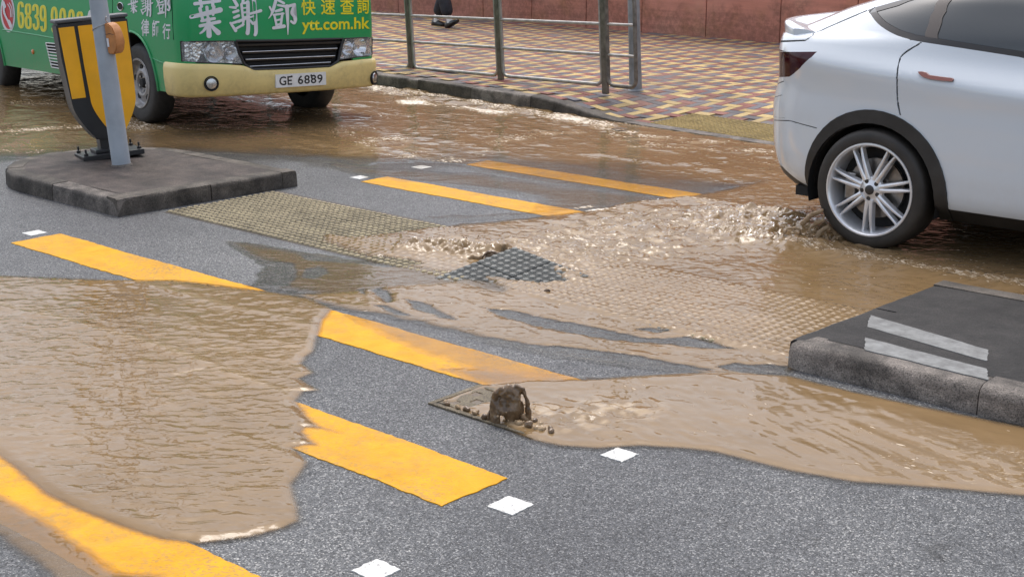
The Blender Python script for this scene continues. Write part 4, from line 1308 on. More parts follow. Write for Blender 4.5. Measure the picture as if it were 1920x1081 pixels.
# ---- lettering on the front
def strokes(lst, sx, ox, oy):
    return [ribbon([(ox+x*sx, oy+y*sx) for x, y in pts], w0*sx, (w1 if w1 else w0)*sx) for pts, w0, w1 in lst]
YE = [([(262, 30), (450, 8)], 26, 22), ([(300, -28), (312, 50)], 26, 24), ([(402, -34), (396, 44)], 26, 24), ([(232, 128), (340, 104), (452, 76)], 30, 40), ([(300, 66), (322, 158)], 26, 22), ([(352, 56), (358, 124)], 24, 20), ([(404, 52), (398, 112)], 26, 20), ([(312, 158), (408, 140)], 22, 22), ([(300, 196), (446, 164)], 24, 26), ([(362, 140), (368, 268)], 30, 40), ([(352, 196), (326, 232), (300, 252)], 26, 12), ([(384, 194), (410, 222), (436, 246)], 22, 40)]
XIE = [([(372, -10), (430, 100)], 58, 60), ([(296, 132), (400, 142)], 34, 50), ([(360, 224), (445, 196)], 44, 52), ([(372, 322), (455, 286)], 44, 54), ([(306, 416), (400, 556)], 40, 56), ([(326, 426), (545, 352)], 44, 50), ([(392, 528), (540, 442)], 46, 40), ([(548, 346), (524, 462)], 44, 40), ([(550, -40), (530, 60)], 50, 50), ([(506, 82), (540, 400)], 48, 40), ([(622, 40), (624, 470), (612, 600)], 66, 74), ([(520, 62), (630, 50)], 44, 44), ([(520, 152), (620, 142)], 26, 26), ([(530, 232), (620, 222)], 34, 34), ([(540, 316), (620, 306)], 36, 36), ([(452, 396), (600, 336), (716, 296)], 40, 30), ([(652, 252), (760, 224), (850, 196)], 40, 58), ([(730, -60), (752, 300), (764, 560), (748, 628)], 78, 60), ([(656, 366), (710, 428)], 34, 52)]
DENG = [([(1128, 10), (1070, 220), (990, 336)], 56, 12), ([(1012, 128), (1064, 226)], 34, 40), ([(1176, 10), (1270, 62)], 46, 44), ([(1160, 96), (1300, 120)], 36, 50), ([(1120, 206), (1226, 176)], 44, 56), ([(1084, 272), (1262, 246)], 40, 36), ([(1094, 276), (1134, 466)], 40, 40), ([(1240, 246), (1206, 456)], 44, 44), ([(1126, 372), (1210, 350)], 34, 34), ([(1120, 450), (1220, 430)], 30, 30), ([(1078, 506), (1268, 474)], 56, 64), ([(1300, 130), (1460, 84)], 56, 50), ([(1322, 120), (1334, 420), (1336, 628)], 78, 10), ([(1462, 84), (1405, 236), (1478, 330), (1450, 420), (1396, 388)], 48, 44)]
fr = strokes(YE, 0.25, 300, 0)+strokes(XIE, 200/1920, 400, 0)+strokes(DENG, 200/1920, 400, 0)
decal('lettering', fr, Mfront, M['letter_white'], bus, 0.0025)
for k, ch in enumerate('快速查詢'):
    x0, x1 = [(565, 592), (602, 629), (638, 664), (670, 692)][k]
    y0, y1 = [(29, -1), (28, -2), (27, -3), (26, -4)][k]
    text_decal('lettering', ch, lambda u, v, l: Mfront(x0+(x1-x0)*u, y0+(y1-y0)*v, l), M['letter_yellow'], bus, offset=0.012, lift=0.0025)
text_decal('lettering', 'ytt.com.hk', lambda u, v, l: Mfront(566+127*u, 64.5-3.5*u+(-29-0*u)*v, l), M['letter_yellow'], bus, offset=0.02, lift=0.0025)
# ---- lettering on the side
def small(lst, bb, px0, py0, sx, sy):
    """stroke glyph scaled into a small box on the side"""
    x0, y0, x1, y1 = bb
    out = []
    for pts, w0, w1 in lst:
        k = sx/(x1-x0)
        out.append(ribbon([(px0+(x-x0)/(x1-x0)*sx, py0+(y-y0)/(y1-y0)*sy) for x, y in pts], w0*k*1.15, (w1 or w0)*k*1.15))
    return out
sd = small(YE, (230, -30, 455, 270), 241, -8, 17, 32)+small(XIE, (296, -60, 850, 630), 265, -9, 22, 40)+small(DENG, (990, 0, 1480, 630), 294, -8, 26, 42)
decal('lettering', sd, Mside, M['letter_white'], bus, 0.0025)
for ch, (x0, x1, y0, y1) in zip('律師行', [(266, 281, 68, 36), (287, 300, 70, 38), (306, 321, 74, 44)]):
    text_decal('lettering', ch, lambda u, v, l: Mside(x0+(x1-x0)*u, y0+(y1-y0)*v, l), M['letter_white'], bus, offset=0.02, lift=0.0025)
DG = {'6': [[(0.9, .2), (.75, .05), (.3, .05), (.12, .25), (.12, .75), (.3, .95), (.7, .95), (.9, .75), (.9, .6), (.7, .45), (.3, .45), (.12, .6)]],
      '8': [[(.5, .05), (.2, .1), (.15, .35), (.5, .48), (.88, .62), (.85, .9), (.5, .96), (.15, .9), (.12, .62), (.5, .48), (.85, .35), (.8, .1), (.5, .05)]],
      '3': [[(.12, .25), (.2, .08), (.5, .04), (.85, .12), (.85, .38), (.5, .47), (.88, .58), (.88, .85), (.5, .96), (.15, .9), (.1, .75)]],
      '9': [[(.12, .8), (.25, .95), (.7, .95), (.9, .75), (.9, .25), (.7, .05), (.3, .05), (.12, .25), (.12, .4), (.3, .55), (.7, .55), (.9, .4)]],
      '0': [[(.5, .04), (.2, .08), (.12, .3), (.12, .7), (.2, .92), (.5, .96), (.8, .92), (.88, .7), (.88, .3), (.8, .08), (.5, .04)]]}
pos = [('6', 33, 2), ('8', 47, 4), ('3', 61, 6), ('9', 75, 8.5), ('9', 96, 11.5), ('9', 112, 14), ('9', 128.5, 16.5), ('0', 144.5, 19.5)]
for mat, w_, lf, grp in [(M['letter_pale'], 6.2, 0.0025, pos[:4]), (M['letter_pale'], 6.2, 0.0025, pos[4:]), (M['letter_yellow'], 3.6, 0.0045, pos[:4]), (M['letter_yellow'], 3.6, 0.0045, pos[4:])]:
    ols = []
    for ch, x, y in grp:
        for st in DG[ch]:
            ols.append(ribbon([(x+1.2+u*10.2+v_*1.8, y+2.5+v_*48) for u, v_ in st], w_*0.82, w_*0.82))
    # ribbons are split into quads so that closed digits stay hollow
    bm = bmesh.new()
    for q, ol_ in enumerate(ols):
        n = len(ol_); h_ = (n-8)//2
        L_ = ol_[:h_]; R2 = ol_[h_+4:h_+4+h_][::-1]
        a = [bm.verts.new(Mside(u, v_, lf+q*0.00006)) for u, v_ in L_]; b = [bm.verts.new(Mside(u, v_, lf+q*0.00006)) for u, v_ in R2]
        for i in range(h_-1):
            try: bm.faces.new((a[i], a[i+1], b[i+1], b[i]))
            except ValueError: pass
    bmo('lettering', bm, mat, bus, recalc=False)
el = lambda cx, cy, rx, ry, tl: [(cx+rx*math.cos(t)+tl*math.sin(t), cy+ry*math.sin(t)) for t in np.linspace(0, 2*math.pi, 28)[:-1]]
em = decal('telephone_emblem', [el(15.5, 25, 13.5, 36, 2)], Mside, M['letter_white'], bus, 0.0025)
decal('emblem_disc', [el(15.5, 24, 10.5, 31, 2)], Mside, M['letter_red'], em, 0.0045)
decal('handset', [ribbon([(8, 6), (10, 25), (21, 48)], 3.6), ribbon([(7, 5), (10, 13)], 6), ribbon([(18, 40), (22, 50)], 6), ribbon([(16, 8), (21, 18), (22, 32)], 1.5), ribbon([(19, 6), (24, 16), (24.5, 32)], 1.5)], Mside, M['letter_white'], em, 0.0065)
wc = ribbon([(190, 38), (172, 20), (167, 34), (172, 44)], 4.0)
decal('lettering', [wc], Mside, M['letter_white'], bus, 0.0025)
# ------------------------------------------------------------------ white car
CX, CY = -3.785, 8.175         # rear axle, car centre line
car = empty('car', (CX, CY, 0.0), R_(0.0))
tag(car, 'white hatchback car with silver twin-spoke wheels splashing past the right island', 'car')
_zt = np.linspace(0.20, 1.625, 150)
_W = np.interp(_zt, [.20, .26, .30, .36, .48, .62, .75, .86, .94, 1.0, 1.055, 1.10, 1.15, 1.20, 1.30, 1.42, 1.52, 1.58, 1.61, 1.625], [.80, .88, .925, .945, .955, .955, .954, .952, .955, .958, .956, .922, .884, .852, .785, .700, .605, .50, .36, .10])
_XR = np.interp(_zt, [.20, .26, .32, .40, .50, .62, .74, .80, .90, 1.0, 1.08, 1.14, 1.18, 1.20, 1.23, 1.27, 1.33, 1.40, 1.48, 1.55, 1.60, 1.625], [-.74, -.82, -.875, -.915, -.94, -.95, -.955, -.945, -.915, -.905, -.905, -.91, -.91, -.89, -.80, -.70, -.56, -.34, -.02, .38, .80, 1.20])
_XF = np.interp(_zt, [.20, .3, .5, .65, .75, .85, .95, 1.0, 1.05, 1.15, 1.3, 1.45, 1.55, 1.625], [3.55, 3.68, 3.76, 3.75, 3.68, 3.50, 3.05, 2.75, 2.62, 2.40, 2.10, 1.80, 1.60, 1.30])
NSC = 601
_tab = np.zeros((150, NSC, 2))
for k in range(150):
    xr, xf, w_ = _XR[k], _XF[k], _W[k]
    xm = 0.55*xr+0.45*xf if xf-xr > 0.6 else (xr+xf)/2
    t = np.linspace(0, math.pi/2, 700)
    n1 = 4.2 if _zt[k] < 1.2 else 3.0; n2 = 3.4
    Lr = xm-xr; Lf = xf-xm
    x1 = xm-Lr*np.cos(t)**(2/n1); y1 = -w_*np.sin(t)**(2/n1)
    x2 = xm+Lf*np.sin(t)**(2/n2); y2 = -w_*np.cos(t)**(2/n2)
    X = np.concatenate([x1, x2[1:]]); Y = np.concatenate([y1, y2[1:]])
    sh = np.clip((X+0.35)*0.075, -0.04, 0.10)*np.exp(-((_zt[k]-1.02)/0.16)**4)
    Y = Y*np.interp(_zt[k]+sh, _zt, _W)/w_
    s = np.concatenate([[0], np.cumsum(np.hypot(np.diff(X), np.diff(Y)))]); s /= s[-1]
    g = np.linspace(0, 1, NSC)
    _tab[k, :, 0] = np.interp(g, s, X); _tab[k, :, 1] = np.interp(g, s, Y)
# smooth the section vertically a touch
for _ in range(2):
    _tab[1:-1] = 0.25*_tab[:-2]+0.5*_tab[1:-1]+0.25*_tab[2:]
def MC(s, z, side=1):
    kz = (z-_zt[0])/(_zt[-1]-_zt[0])*149; k0 = int(min(max(math.floor(kz), 0), 148)); fz_ = min(max(kz-k0, 0), 1)
    ks = s*(NSC-1); i0 = int(min(max(math.floor(ks), 0), NSC-2)); fs = min(max(ks-i0, 0), 1)
    p = (_tab[k0, i0]*(1-fs)+_tab[k0, i0+1]*fs)*(1-fz_)+(_tab[k0+1, i0]*(1-fs)+_tab[k0+1, i0+1]*fs)*fz_
    return (float(p[0]), float(p[1])*side, z)
def sx(x, z):
    """s on the near side for a given x"""
    kz = min(max((z-_zt[0])/(_zt[-1]-_zt[0])*149, 0), 148.999); k = int(kz); t = kz-k
    return float(np.interp(x, _tab[k, :, 0]*(1-t)+_tab[k+1, :, 0]*t, np.linspace(0, 1, NSC)))
_W3 = np.concatenate([_tab+np.array([CX, CY]), np.repeat(_zt[:, None], NSC, 1)[:, :, None]], axis=2)-CP
_dep = _W3@CF
_PXs = 960+FPX*(_W3@CR)/_dep; _PYs = 540.5-FPX*(_W3@CU)/_dep
_nr = np.gradient(_tab[:, :, 0], axis=1) > 1e-5
def CS(px, py):
    """(s,z) on the near flank seen at a survey pixel"""
    e = (_PXs-px)**2+(_PYs-py)**2+np.where(_nr, 0, 1e6)
    e[:, :30] += 1e6
    k, i = np.unravel_index(np.argmin(e), e.shape); k = min(max(k, 1), 148); i = min(max(i, 1), NSC-2)
    J = np.array([[(_PXs[k, i+1]-_PXs[k, i-1])/2, (_PXs[k+1, i]-_PXs[k-1, i])/2], [(_PYs[k, i+1]-_PYs[k, i-1])/2, (_PYs[k+1, i]-_PYs[k-1, i])/2]])
    d = np.linalg.solve(J, np.array([px-_PXs[k, i], py-_PYs[k, i]])); d = np.clip(d, -1.5, 1.5)
    return (float((i+d[0])/(NSC-1)), float(_zt[0]+(k+d[1])*(_zt[1]-_zt[0])))
def CX_(px, py):
    s, z = CS(px, py); return (MC(s, z)[0], z)
def XZ(pts): return [(sx(x, z), z) for x, z in pts]
def dens(pts, n=6, closed=True):
    out = []
    pr = list(zip(pts, pts[1:]+pts[:1])) if closed else list(zip(pts, pts[1:]))
    for a, b in pr:
        for k in range(n): out.append((a[0]+(b[0]-a[0])*k/n, a[1]+(b[1]-a[1])*k/n))
    return out
def smooth_line(pts, n=6):
    P = [Vector(p) for p in pts]; Q = []
    for i in range(len(P)-1):
        p0 = P[max(i-1, 0)]; p1 = P[i]; p2 = P[i+1]; p3 = P[min(i+2, len(P)-1)]
        for k in range(n):
            t = k/n; Q.append(tuple(0.5*((2*p1)+(-p0+p2)*t+(2*p0-5*p1+4*p2-p3)*t*t+(-p0+3*p1-3*p2+p3)*t*t*t)))
    Q.append(tuple(P[-1])); return Q
WZ = 0.345
A_OUT = circ(-0.005, 0.325, 0.482, 48); A_IN = circ(-0.005, 0.325, 0.405, 40)
F_OUT = circ(2.89, 0.325, 0.482, 40); F_IN = circ(2.89, 0.325, 0.405, 36)
glass_low = [CX_(*p) for p in smooth_line([(1627, 19), (1640, 38), (1655, 52), (1678, 65), (1700, 72.5), (1722, 78), (1800, 90), (1910, 107)], 4)]+smooth_line([(1.0, 1.112), (1.6, 1.065), (2.1, 1.03), (2.32, 1.035)], 3)
_t0 = glass_low[0]
glass_hi = smooth_line([(2.32, 1.035), (2.0, 1.20), (1.75, 1.36), (1.55, 1.455), (1.2, 1.515), (0.8, 1.515), (0.4, 1.482)], 4)+[CX_(*p) for p in [(1740, -17), (1715, -8), (1690, 0), (1660, 8.5), (1640, 14.5), (1627, 19)]]
GL = glass_low+glass_hi[1:-1]
def inset(poly, d):
    P = np.array(poly); c = []
    n = len(P)
    area = 0.5*sum(P[i, 0]*P[(i+1) % n, 1]-P[(i+1) % n, 0]*P[i, 1] for i in range(n))
    for i in range(n):
        t = P[(i+1) % n]-P[i-1]; t = t/(np.linalg.norm(t)+1e-9); nn = np.array([-t[1], t[0]])*(1 if area > 0 else -1)
        c.append(tuple(P[i]+nn*d))
    return c
GLI = inset(GL, 0.030)
_p0, _p1 = CX_(1732, 70)[0], CX_(1756, 70)[0]
PIL1 = [(_p0, 1.0), (_p1, 1.0), (_p1, 1.6), (_p0, 1.6)]
def strip(line, w_):
    P = [Vector(p) for p in line]; L_ = []; R2 = []
    for i, p in enumerate(P):
        d = (P[min(i+1, len(P)-1)]-P[max(i-1, 0)]).normalized(); nn = Vector((-d.y, d.x)); L_.append(tuple(p+nn*w_/2)); R2.append(tuple(p-nn*w_/2))
    return L_+R2[::-1]
gap_rear = strip([CX_(*p) for p in smooth_line([(1728, 79), (1712, 89), (1693, 103), (1685, 118), (1682, 142), (1682, 172), (1684, 196), (1688, 217)], 4)], 0.010)
gap_mid = strip(smooth_line([(1.02, 1.085), (1.06, 0.9), (1.06, 0.6), (1.02, 0.31)]), 0.008)
gap_front = strip(smooth_line([(2.12, 1.02), (2.22, 0.9), (2.26, 0.6), (2.18, 0.31)]), 0.008)
hatch = strip([CX_(*p) for p in smooth_line([(1486, 95), (1510, 76), (1540, 57.5), (1580, 39.5), (1626, 20)], 4)], 0.009)
bump_gap = strip([CX_(*p) for p in smooth_line([(1470, 144), (1467, 190), (1472, 221), (1490, 229), (1530, 240)], 4)], 0.006)
# tail lamp, wraps round the corner (in s,z)
_tq = [CS(*p) for p in [(1474, 96.5), (1500, 96.2), (1532, 97), (1522, 107), (1500, 128), (1480, 144), (1470, 146)]]
TL = [(0.045, _tq[0][1])]+_tq+[(0.045, _tq[-1][1])]
LOWB = [(0.0, 0.20), (sx(-0.70, 0.3), 0.20)]
cuts = [XZ(dens(q, 1)) for q in (A_OUT, A_IN, F_OUT, F_IN, GL, GLI)]+[XZ(q) for q in (dens(PIL1, 10), gap_rear, gap_mid, gap_front, hatch, bump_gap)]+[TL]
P_ = dict(zip(['ao', 'ai', 'fo', 'fi', 'gl', 'gli', 'pil', 'gr', 'gm', 'gf', 'ha', 'bg', 'tl'], cuts))
# dark lower valance behind the wheel and the sill below the doors
def low_z(x):
    if x < -0.3: return float(np.interp(x, [-1.0, -0.72, -0.62, -0.48, -0.3], [0.36, 0.365, 0.325, 0.272, 0.26]))
    return 0.292
lowpoly = XZ([(-0.95, 0.36), (-0.72, 0.365), (-0.62, 0.325), (-0.48, 0.272), (-0.3, 0.26), (0.4, 0.26), (0.45, 0.292), (2.4, 0.292), (2.5, 0.26), (3.2, 0.27), (3.7, 0.33), (3.7, 0.205), (-0.8, 0.205)])
lowpoly = [(max(0.0, a), b) for a, b in lowpoly]; lowpoly[0] = (0.0, 0.36); lowpoly[-1] = (0.0, 0.205)
cuts.append(lowpoly)
_gg = sorted([CX_(*p) for p in [(1728, 79), (1712, 89), (1693, 103), (1685, 118), (1682, 142), (1682, 172), (1684, 196), (1688, 217)]], key=lambda q: q[1])
GXZ = [0.31]+[q[1] for q in _gg]; GXX = [0.45]+[q[0] for q in _gg]
def ccls(s, z):
    ip = lambda k: in_poly(s, z, P_[k])
    if ip('ai') or ip('fi'): return None
    if ip('ao') or ip('fo'): return 'arch_cladding' if s < 0.5 else 'arch_cladding_f'
    for g_ in ('gr', 'gm', 'gf', 'ha', 'bg'):
        if ip(g_): return 'gap_'+g_
    if ip('tl'): return 'tail_light'
    if ip('gli'): return 'pillar' if ip('pil') else 'side_window'
    if ip('gl'): return 'window_trim'
    if in_poly(s, z, lowpoly): return 'lower_cladding'
    x = MC(s, z)[0]
    if z > 1.52 or (x > 1.9 and z > 1.08 and not ip('gl')): return 'roof_glass' if z > 1.52 and x < 1.9 else 'windscreen'
    gx = float(np.interp(z, GXZ, GXX))
    if x < gx or z > GXZ[-1]+0.02: return 'quarter_panel'
    if x < 1.05: return 'rear_door'
    if x < float(np.interp(z, [0.31, 0.6, 0.9, 1.02], [2.18, 2.26, 2.22, 2.12])): return 'front_door'
    return 'front_wing'
sv = np.concatenate([np.linspace(0, 0.44, 84), np.linspace(0.44, 1, 46)[1:]])
zv = np.concatenate([np.linspace(0.205, 1.2, 40), np.linspace(1.2, 1.6249, 24)[1:]])
cp = shell_parts(MC, list(sv), list(zv), cuts, ccls)
M['pillar'] = simple('door_pillar_satin', (0.075, 0.062, 0.055), 0.5)
cm = dict(arch_cladding='car_black', arch_cladding_f='car_black', gap='gap', tail_light='tail', side_window='car_glass', pillar='pillar', window_trim='trim', lower_cladding='car_black', roof_glass='car_glass', windscreen='car_glass', quarter_panel='car_white', rear_door='car_white', front_door='car_white', front_wing='car_white')
cl = dict(arch_cladding='wheel_arch', arch_cladding_f='wheel_arch', gap='panel_gap', roof_glass='roof')
for k, (v, f) in cp.items():
    for side in (1, -1):
        vv = [(x, y*side, z) for x, y, z in v]; ff = f if side > 0 else [q[::-1] for q in f]
        th = 0.012
        if k.startswith('gap'):
            vv = [(x, y*0.990, z) for x, y, z in vv]; th = 0
        if k in ('arch_cladding', 'arch_cladding_f'): vv = [(x, y+(-0.010*side), z) for x, y, z in vv]; th = 0.05
        if k in ('side_window',): vv = [(x, y*0.992, z) for x, y, z in vv]
        o = sheet(cl.get(k[:3] if k.startswith('gap') else k, k), (vv, ff), M[cm[k[:3] if k.startswith('gap') else k]], car, th, (1.3, 0, 0.8), smooth=60)
# dark inner shell so that nothing shows through the joints
bm = bmesh.new()
secs = []
for z in np.linspace(0.22, 1.60, 24):
    ring = []
    for s in np.linspace(0, 1, 60): x, y, _ = MC(s, z); ring.append((1.3+(x-1.3)*0.985, y*0.955, z))
    ring += [(x, -y, z_) for x, y, z_ in ring[::-1]]
    secs.append([bm.verts.new(p) for p in ring])
for a, b in zip(secs, secs[1:]):
    for i in range(len(a)-1): bm.faces.new((a[i], a[i+1], b[i+1], b[i]))
# open wheel wells
dele = [f for f in bm.faces if any(math.hypot(f.calc_center_median().x-wx, f.calc_center_median().z-0.325) < 0.43 for wx in (0, 2.89)) and abs(f.calc_center_median().y) > 0.6]
bmesh.ops.delete(bm, geom=dele, context='FACES')
bmo('inner_shell', bm, M['under'], car)
box('floor_pan', (1.4, 0, 0.24), (4.0, 1.5, 0.06), M['under'], car)
for wx in (0, 2.89):
    for sgn in (-1, 1):
        bm = bmesh.new(); n = 24
        ring = [(wx-0.005+0.41*math.cos(math.pi*(1.16*k/n-0.08)), 0.325+0.41*math.sin(math.pi*(1.16*k/n-0.08))) for k in range(n+1)]
        a = [bm.verts.new((p[0], sgn*0.93, p[1])) for p in ring]; b = [bm.verts.new((p[0], sgn*0.60, p[1])) for p in ring]
        for i in range(n): bm.faces.new((a[i], a[i+1], b[i+1], b[i]))
        bm.faces.new(b); bmo('wheel_well', bm, M['under'], car)
# spoiler lip over the hatch
v = []; f = []
ys = np.linspace(-0.74, 0.74, 41)
for y in ys:
    e = (abs(y)/0.74); xe = -0.905+0.26*e**4; zt = 1.232-0.020*e**4; k = 1-0.75*max(0, e-0.82)/0.18
    for dx, dz in ((0.17, -0.015), (0.05, 0.012*k), (0.0, 0.026*k), (-0.025, 0.022*k), (-0.032, 0.008*k), (-0.024, -0.05), (-0.006, -0.14)):
        v.append((xe+dx, y, zt+dz))
for i in range(len(ys)-1):
    for j in range(6): f.append((i*7+j, i*7+j+1, (i+1)*7+j+1, (i+1)*7+j))
f.append(tuple(range(7))); f.append(tuple((len(ys)-1)*7+j for j in range(7)))
o = pyd('spoiler', v, f, M['car_white'], car); auto_smooth(o, 60)
# tail lamp inner detail, door handles
hq = [(1165, 515), (1190, 514), (1222, 522), (1245, 541), (1330, 552), (1408, 562), (1418, 574), (1408, 585), (1330, 579), (1250, 568), (1200, 553), (1176, 534)]
hx = [CX_(1420+a/3.84, b/3.84) for a, b in hq]
for side in (1, -1):
    for off in (0.0, 1.02):
        bm = bmesh.new(); rings = []
        for l in (-0.004, 0.012, 0.016):
            k = 1.0 if l < 0.013 else 0.86
            cx_ = sum(p[0] for p in hx)/len(hx); cz_ = sum(p[1] for p in hx)/len(hx)
            ring = []
            for x, z in hx:
                zz = (cz_+(z-cz_)*(1 if l < .013 else .7)) if False else z-0.03*off*0
                p = MC(sx(x+off, zz), zz, side); ring.append(bm.verts.new((p[0], p[1]-side*l, p[2]-(0.012*off))))
            rings.append(ring)
        n = len(hx)
        for a_, b_ in zip(rings, rings[1:]):
            for i in range(n): bm.faces.new((a_[i], a_[(i+1) % n], b_[(i+1) % n], b_[i]))
        bm.faces.new(rings[-1])
        o = bmo('door_handle', bm, M['handle'], car); auto_smooth(o, 40)
# wheels
def car_wheel(x, sgn, a0=0.0):
    wh = empty('wheel', (x, sgn*0.835, WZ)); wh.parent = car
    rot = (0, a0, 0) if sgn > 0 else (0, a0, math.pi)
    w2 = 0.118
    o = lathe('tyre', [(0.262, -w2), (0.28, -w2-.004), (0.318, -w2-0.006), (0.338, -w2+0.006), (0.349, -w2+0.03), (0.3525, 0), (0.349, w2-0.03), (0.338, w2-0.006), (0.318, w2+0.006), (0.28, w2+0.004), (0.262, w2)], M['tyre_muddy'], wh, 64, rot=rot)
    rim = lathe('rim', [(0.274, w2+0.001), (0.272, w2+0.008), (0.264, w2+0.009), (0.256, w2+0.002), (0.250, w2-0.02), (0.243, w2-0.06), (0.240, -w2), (0.255, -w2)], M['silver'], wh, 64, rot=rot)
    # brake disc and caliper
    lathe('brake_disc', [(0.0, 0.0), (0.085, 0.0), (0.085, -0.012), (0.175, -0.012), (0.175, -0.035), (0, -0.035)], M['brake'], rim, 40, loc=(0, w2-0.075, 0))
    bm = bmesh.new(); bm_box(bm, 0.15, 0, 0.0, 0.07, 0.05, 0.16, 0.012); bmo('brake_caliper', bm, M['brake'], rim, loc=(0, w2-0.075, 0))
    lathe('barrel_back', [(0, 0), (0.24, 0)], M['under'], rim, 40, loc=(0, -0.02, 0))
    bm = bmesh.new()
    bm_lathe(bm, [(0.0, 0.0), (0.026, 0.0), (0.030, -0.004), (0.060, -0.010), (0.076, -0.016), (0.080, -0.034), (0.0, -0.036)], 40)
    hub = bmo('hub', bm, M['silver'], rim, loc=(0, w2-0.008, 0)); auto_smooth(hub, 40)
    lathe('centre_cap', [(0.0, 0.004), (0.022, 0.003), (0.028, 0.0), (0.028, -0.01)], M['trim'], hub, 24, loc=(0, 0.002, 0))
    for k in range(5):
        t0 = 2*math.pi*k/5+R_(-10)
        lathe('lug_recess', [(0.0, 0.0), (0.0125, 0.0), (0.0135, -0.02)], M['trim'], hub, 14, loc=(0.052*math.cos(t0), -0.006, 0.052*math.sin(t0)))
    for k in range(7):
        t0 = 2*math.pi*k/7+R_(66)
        for d in (-1, 1):
            a_in, a_out = t0+d*R_(9.5), t0+d*R_(10.5)
            r0, r1 = 0.062, 0.262
            # each spoke: tapering blade that leaves the hub close to its twin and opens towards the rim
            n = 8; vv = []; ff = []
            for i in range(n+1):
                t = i/n; r = r0+(r1-r0)*t; a = t0+d*R_(9.0*(1-t)**1.6+6.6*t**0.9)
                hw = (0.0125*(1-t)+0.0062*t)*(1.25 if i == 0 else 1)
                y = w2-0.014-0.012*t+0.018*math.sin(math.pi*t)*0.35
                c_, s_ = math.cos(a), math.sin(a)
                for q, dy in ((-1.35, -0.034), (-1, 0.0), (-0.35, 0.005), (0.35, 0.005), (1, 0.0), (1.35, -0.034)):
                    vv.append((r*c_-q*hw*s_, y+dy, r*s_+q*hw*c_))
            for i in range(n):
                for j in range(5): ff.append((i*6+j, i*6+j+1, (i+1)*6+j+1, (i+1)*6+j))
            ff.append(tuple(range(6))); ff.append(tuple(n*6+j for j in range(6)))
            o = pyd('spoke', vv, ff, M['silver'], rim); auto_smooth(o, 35)
for x in (0.0, 2.89):
    for sgn in (-1, 1): car_wheel(x, sgn, 0.0)
# ------------------------------------------------------------------ flood water: one sheet whose depth decides how much of the road shows
gx_ = np.concatenate([np.arange(-24, -6.6, 0.03), np.arange(-6.6, 1.6, 0.0115)])
gy_ = np.concatenate([np.arange(0.9, 6.5, 0.0115), np.arange(6.5, 10.62, 0.022)])
XG, YG = np.meshgrid(gx_, gy_)
# only the part of the street the viewpoint (or a step aside from it) could see
_dx, _dy, _dz = XG-CP[0], YG-CP[1], -CAMH
_dep_ = np.maximum(_dx*CF[0]+_dy*CF[1]+_dz*CF[2], 0.1)
_px = 960+FPX*(_dx*CR[0]+_dy*CR[1]+_dz*CR[2])/_dep_; _py = 540.5-FPX*(_dx*CU[0]+_dy*CU[1]+_dz*CU[2])/_dep_
VIS = (_px > -450) & (_px < 2380) & (_py < 1330)
X, Y = XG[VIS], YG[VIS]
WET = np.zeros_like(X); D = np.zeros_like(X); F = np.zeros_like(X); RP = np.zeros_like(X); ZW = np.zeros_like(X)
wob = 0.020*fbm(X*7, Y*7, 3, 3)+0.010*vn(X*33, Y*33, 8)
wob2 = 0.10*fbm(X*2.0, Y*2.6, 5, 3)
def sub_(poly, pad):
    P = np.array(poly); m = (X > P[:, 0].min()-pad) & (X < P[:, 0].max()+pad) & (Y > P[:, 1].min()-pad) & (Y < P[:, 1].max()+pad)
    return m
def region(pix, pad=0.6):
    poly = GP(pix); m = sub_(poly, pad); sd = np.full(X.shape, -9.0); sd[m] = sdpoly(X[m], Y[m], poly); return sd
def flood(pix, depth, ramp, wa=1.0, wb=0.0, rip=None, foam=0.0, wetw=0.018):
    global D, RP, F, WET
    sd = region(pix)+wob*wa+wob2*wb
    WET = np.maximum(WET, sstep((sd+wetw*0.9+(0.5*wob2 if wetw > 0.1 else 0))/wetw)*(1 if depth > 0.002 else 0.6))
    t = sstep(sd/ramp)
    D = np.maximum(D, depth*t)
    if rip is not None: RP = np.where(sd > 0, np.maximum(RP, rip*sstep(sd/0.06)), RP)
    if foam: F = np.maximum(F, foam*t)
    return sd
def dry(pix, ramp=0.05, wa=1.0, keep=0.0):
    global D
    sd = region(pix)+wob*wa
    D = D*(keep+(1-keep)*(1-sstep((sd+ramp*0.5)/ramp)))
# left puddle
pl_left = [(-700, 330), (-300, 480), (0, 517), (100, 521), (215, 526), (330, 526), (400, 534), (452, 541), (520, 549), (580, 560), (625, 580), (607, 600), (600, 622), (594, 640), (590, 660), (576, 670), (567, 683), (590, 700), (564, 711), (580, 722), (600, 733), (570, 736), (557, 755), (575, 780), (597, 800), (636, 812), (604, 805), (573, 803), (568, 811), (583, 827), (596, 836), (570, 836), (553, 841), (568, 855), (580, 868), (567, 887), (550, 910), (555, 933), (562, 953), (563, 978), (533, 993), (467, 1010), (370, 1022), (350, 1018), (300, 1013), (233, 992), (150, 960), (83, 927), (43, 893), (0, 860), (-200, 740), (-700, 600)]
sdL = flood(pl_left, 0.026, 0.045, 0.12, 0, rip=1.0)
RP = RP*np.clip(0.75+0.75*fbm(X*1.1, Y*1.5, 18, 3), 0.15, 1.3)
# thin film over the stripe at the bottom left
flood([(-400, 760), (0, 930), (60, 962), (120, 1000), (170, 1035), (200, 1060), (218, 1072), (300, 1080), (320, 1200), (120, 1200), (95, 1081), (0, 1012), (-400, 860)], 0.0040, 0.04, 0.5, 0, rip=0.35)
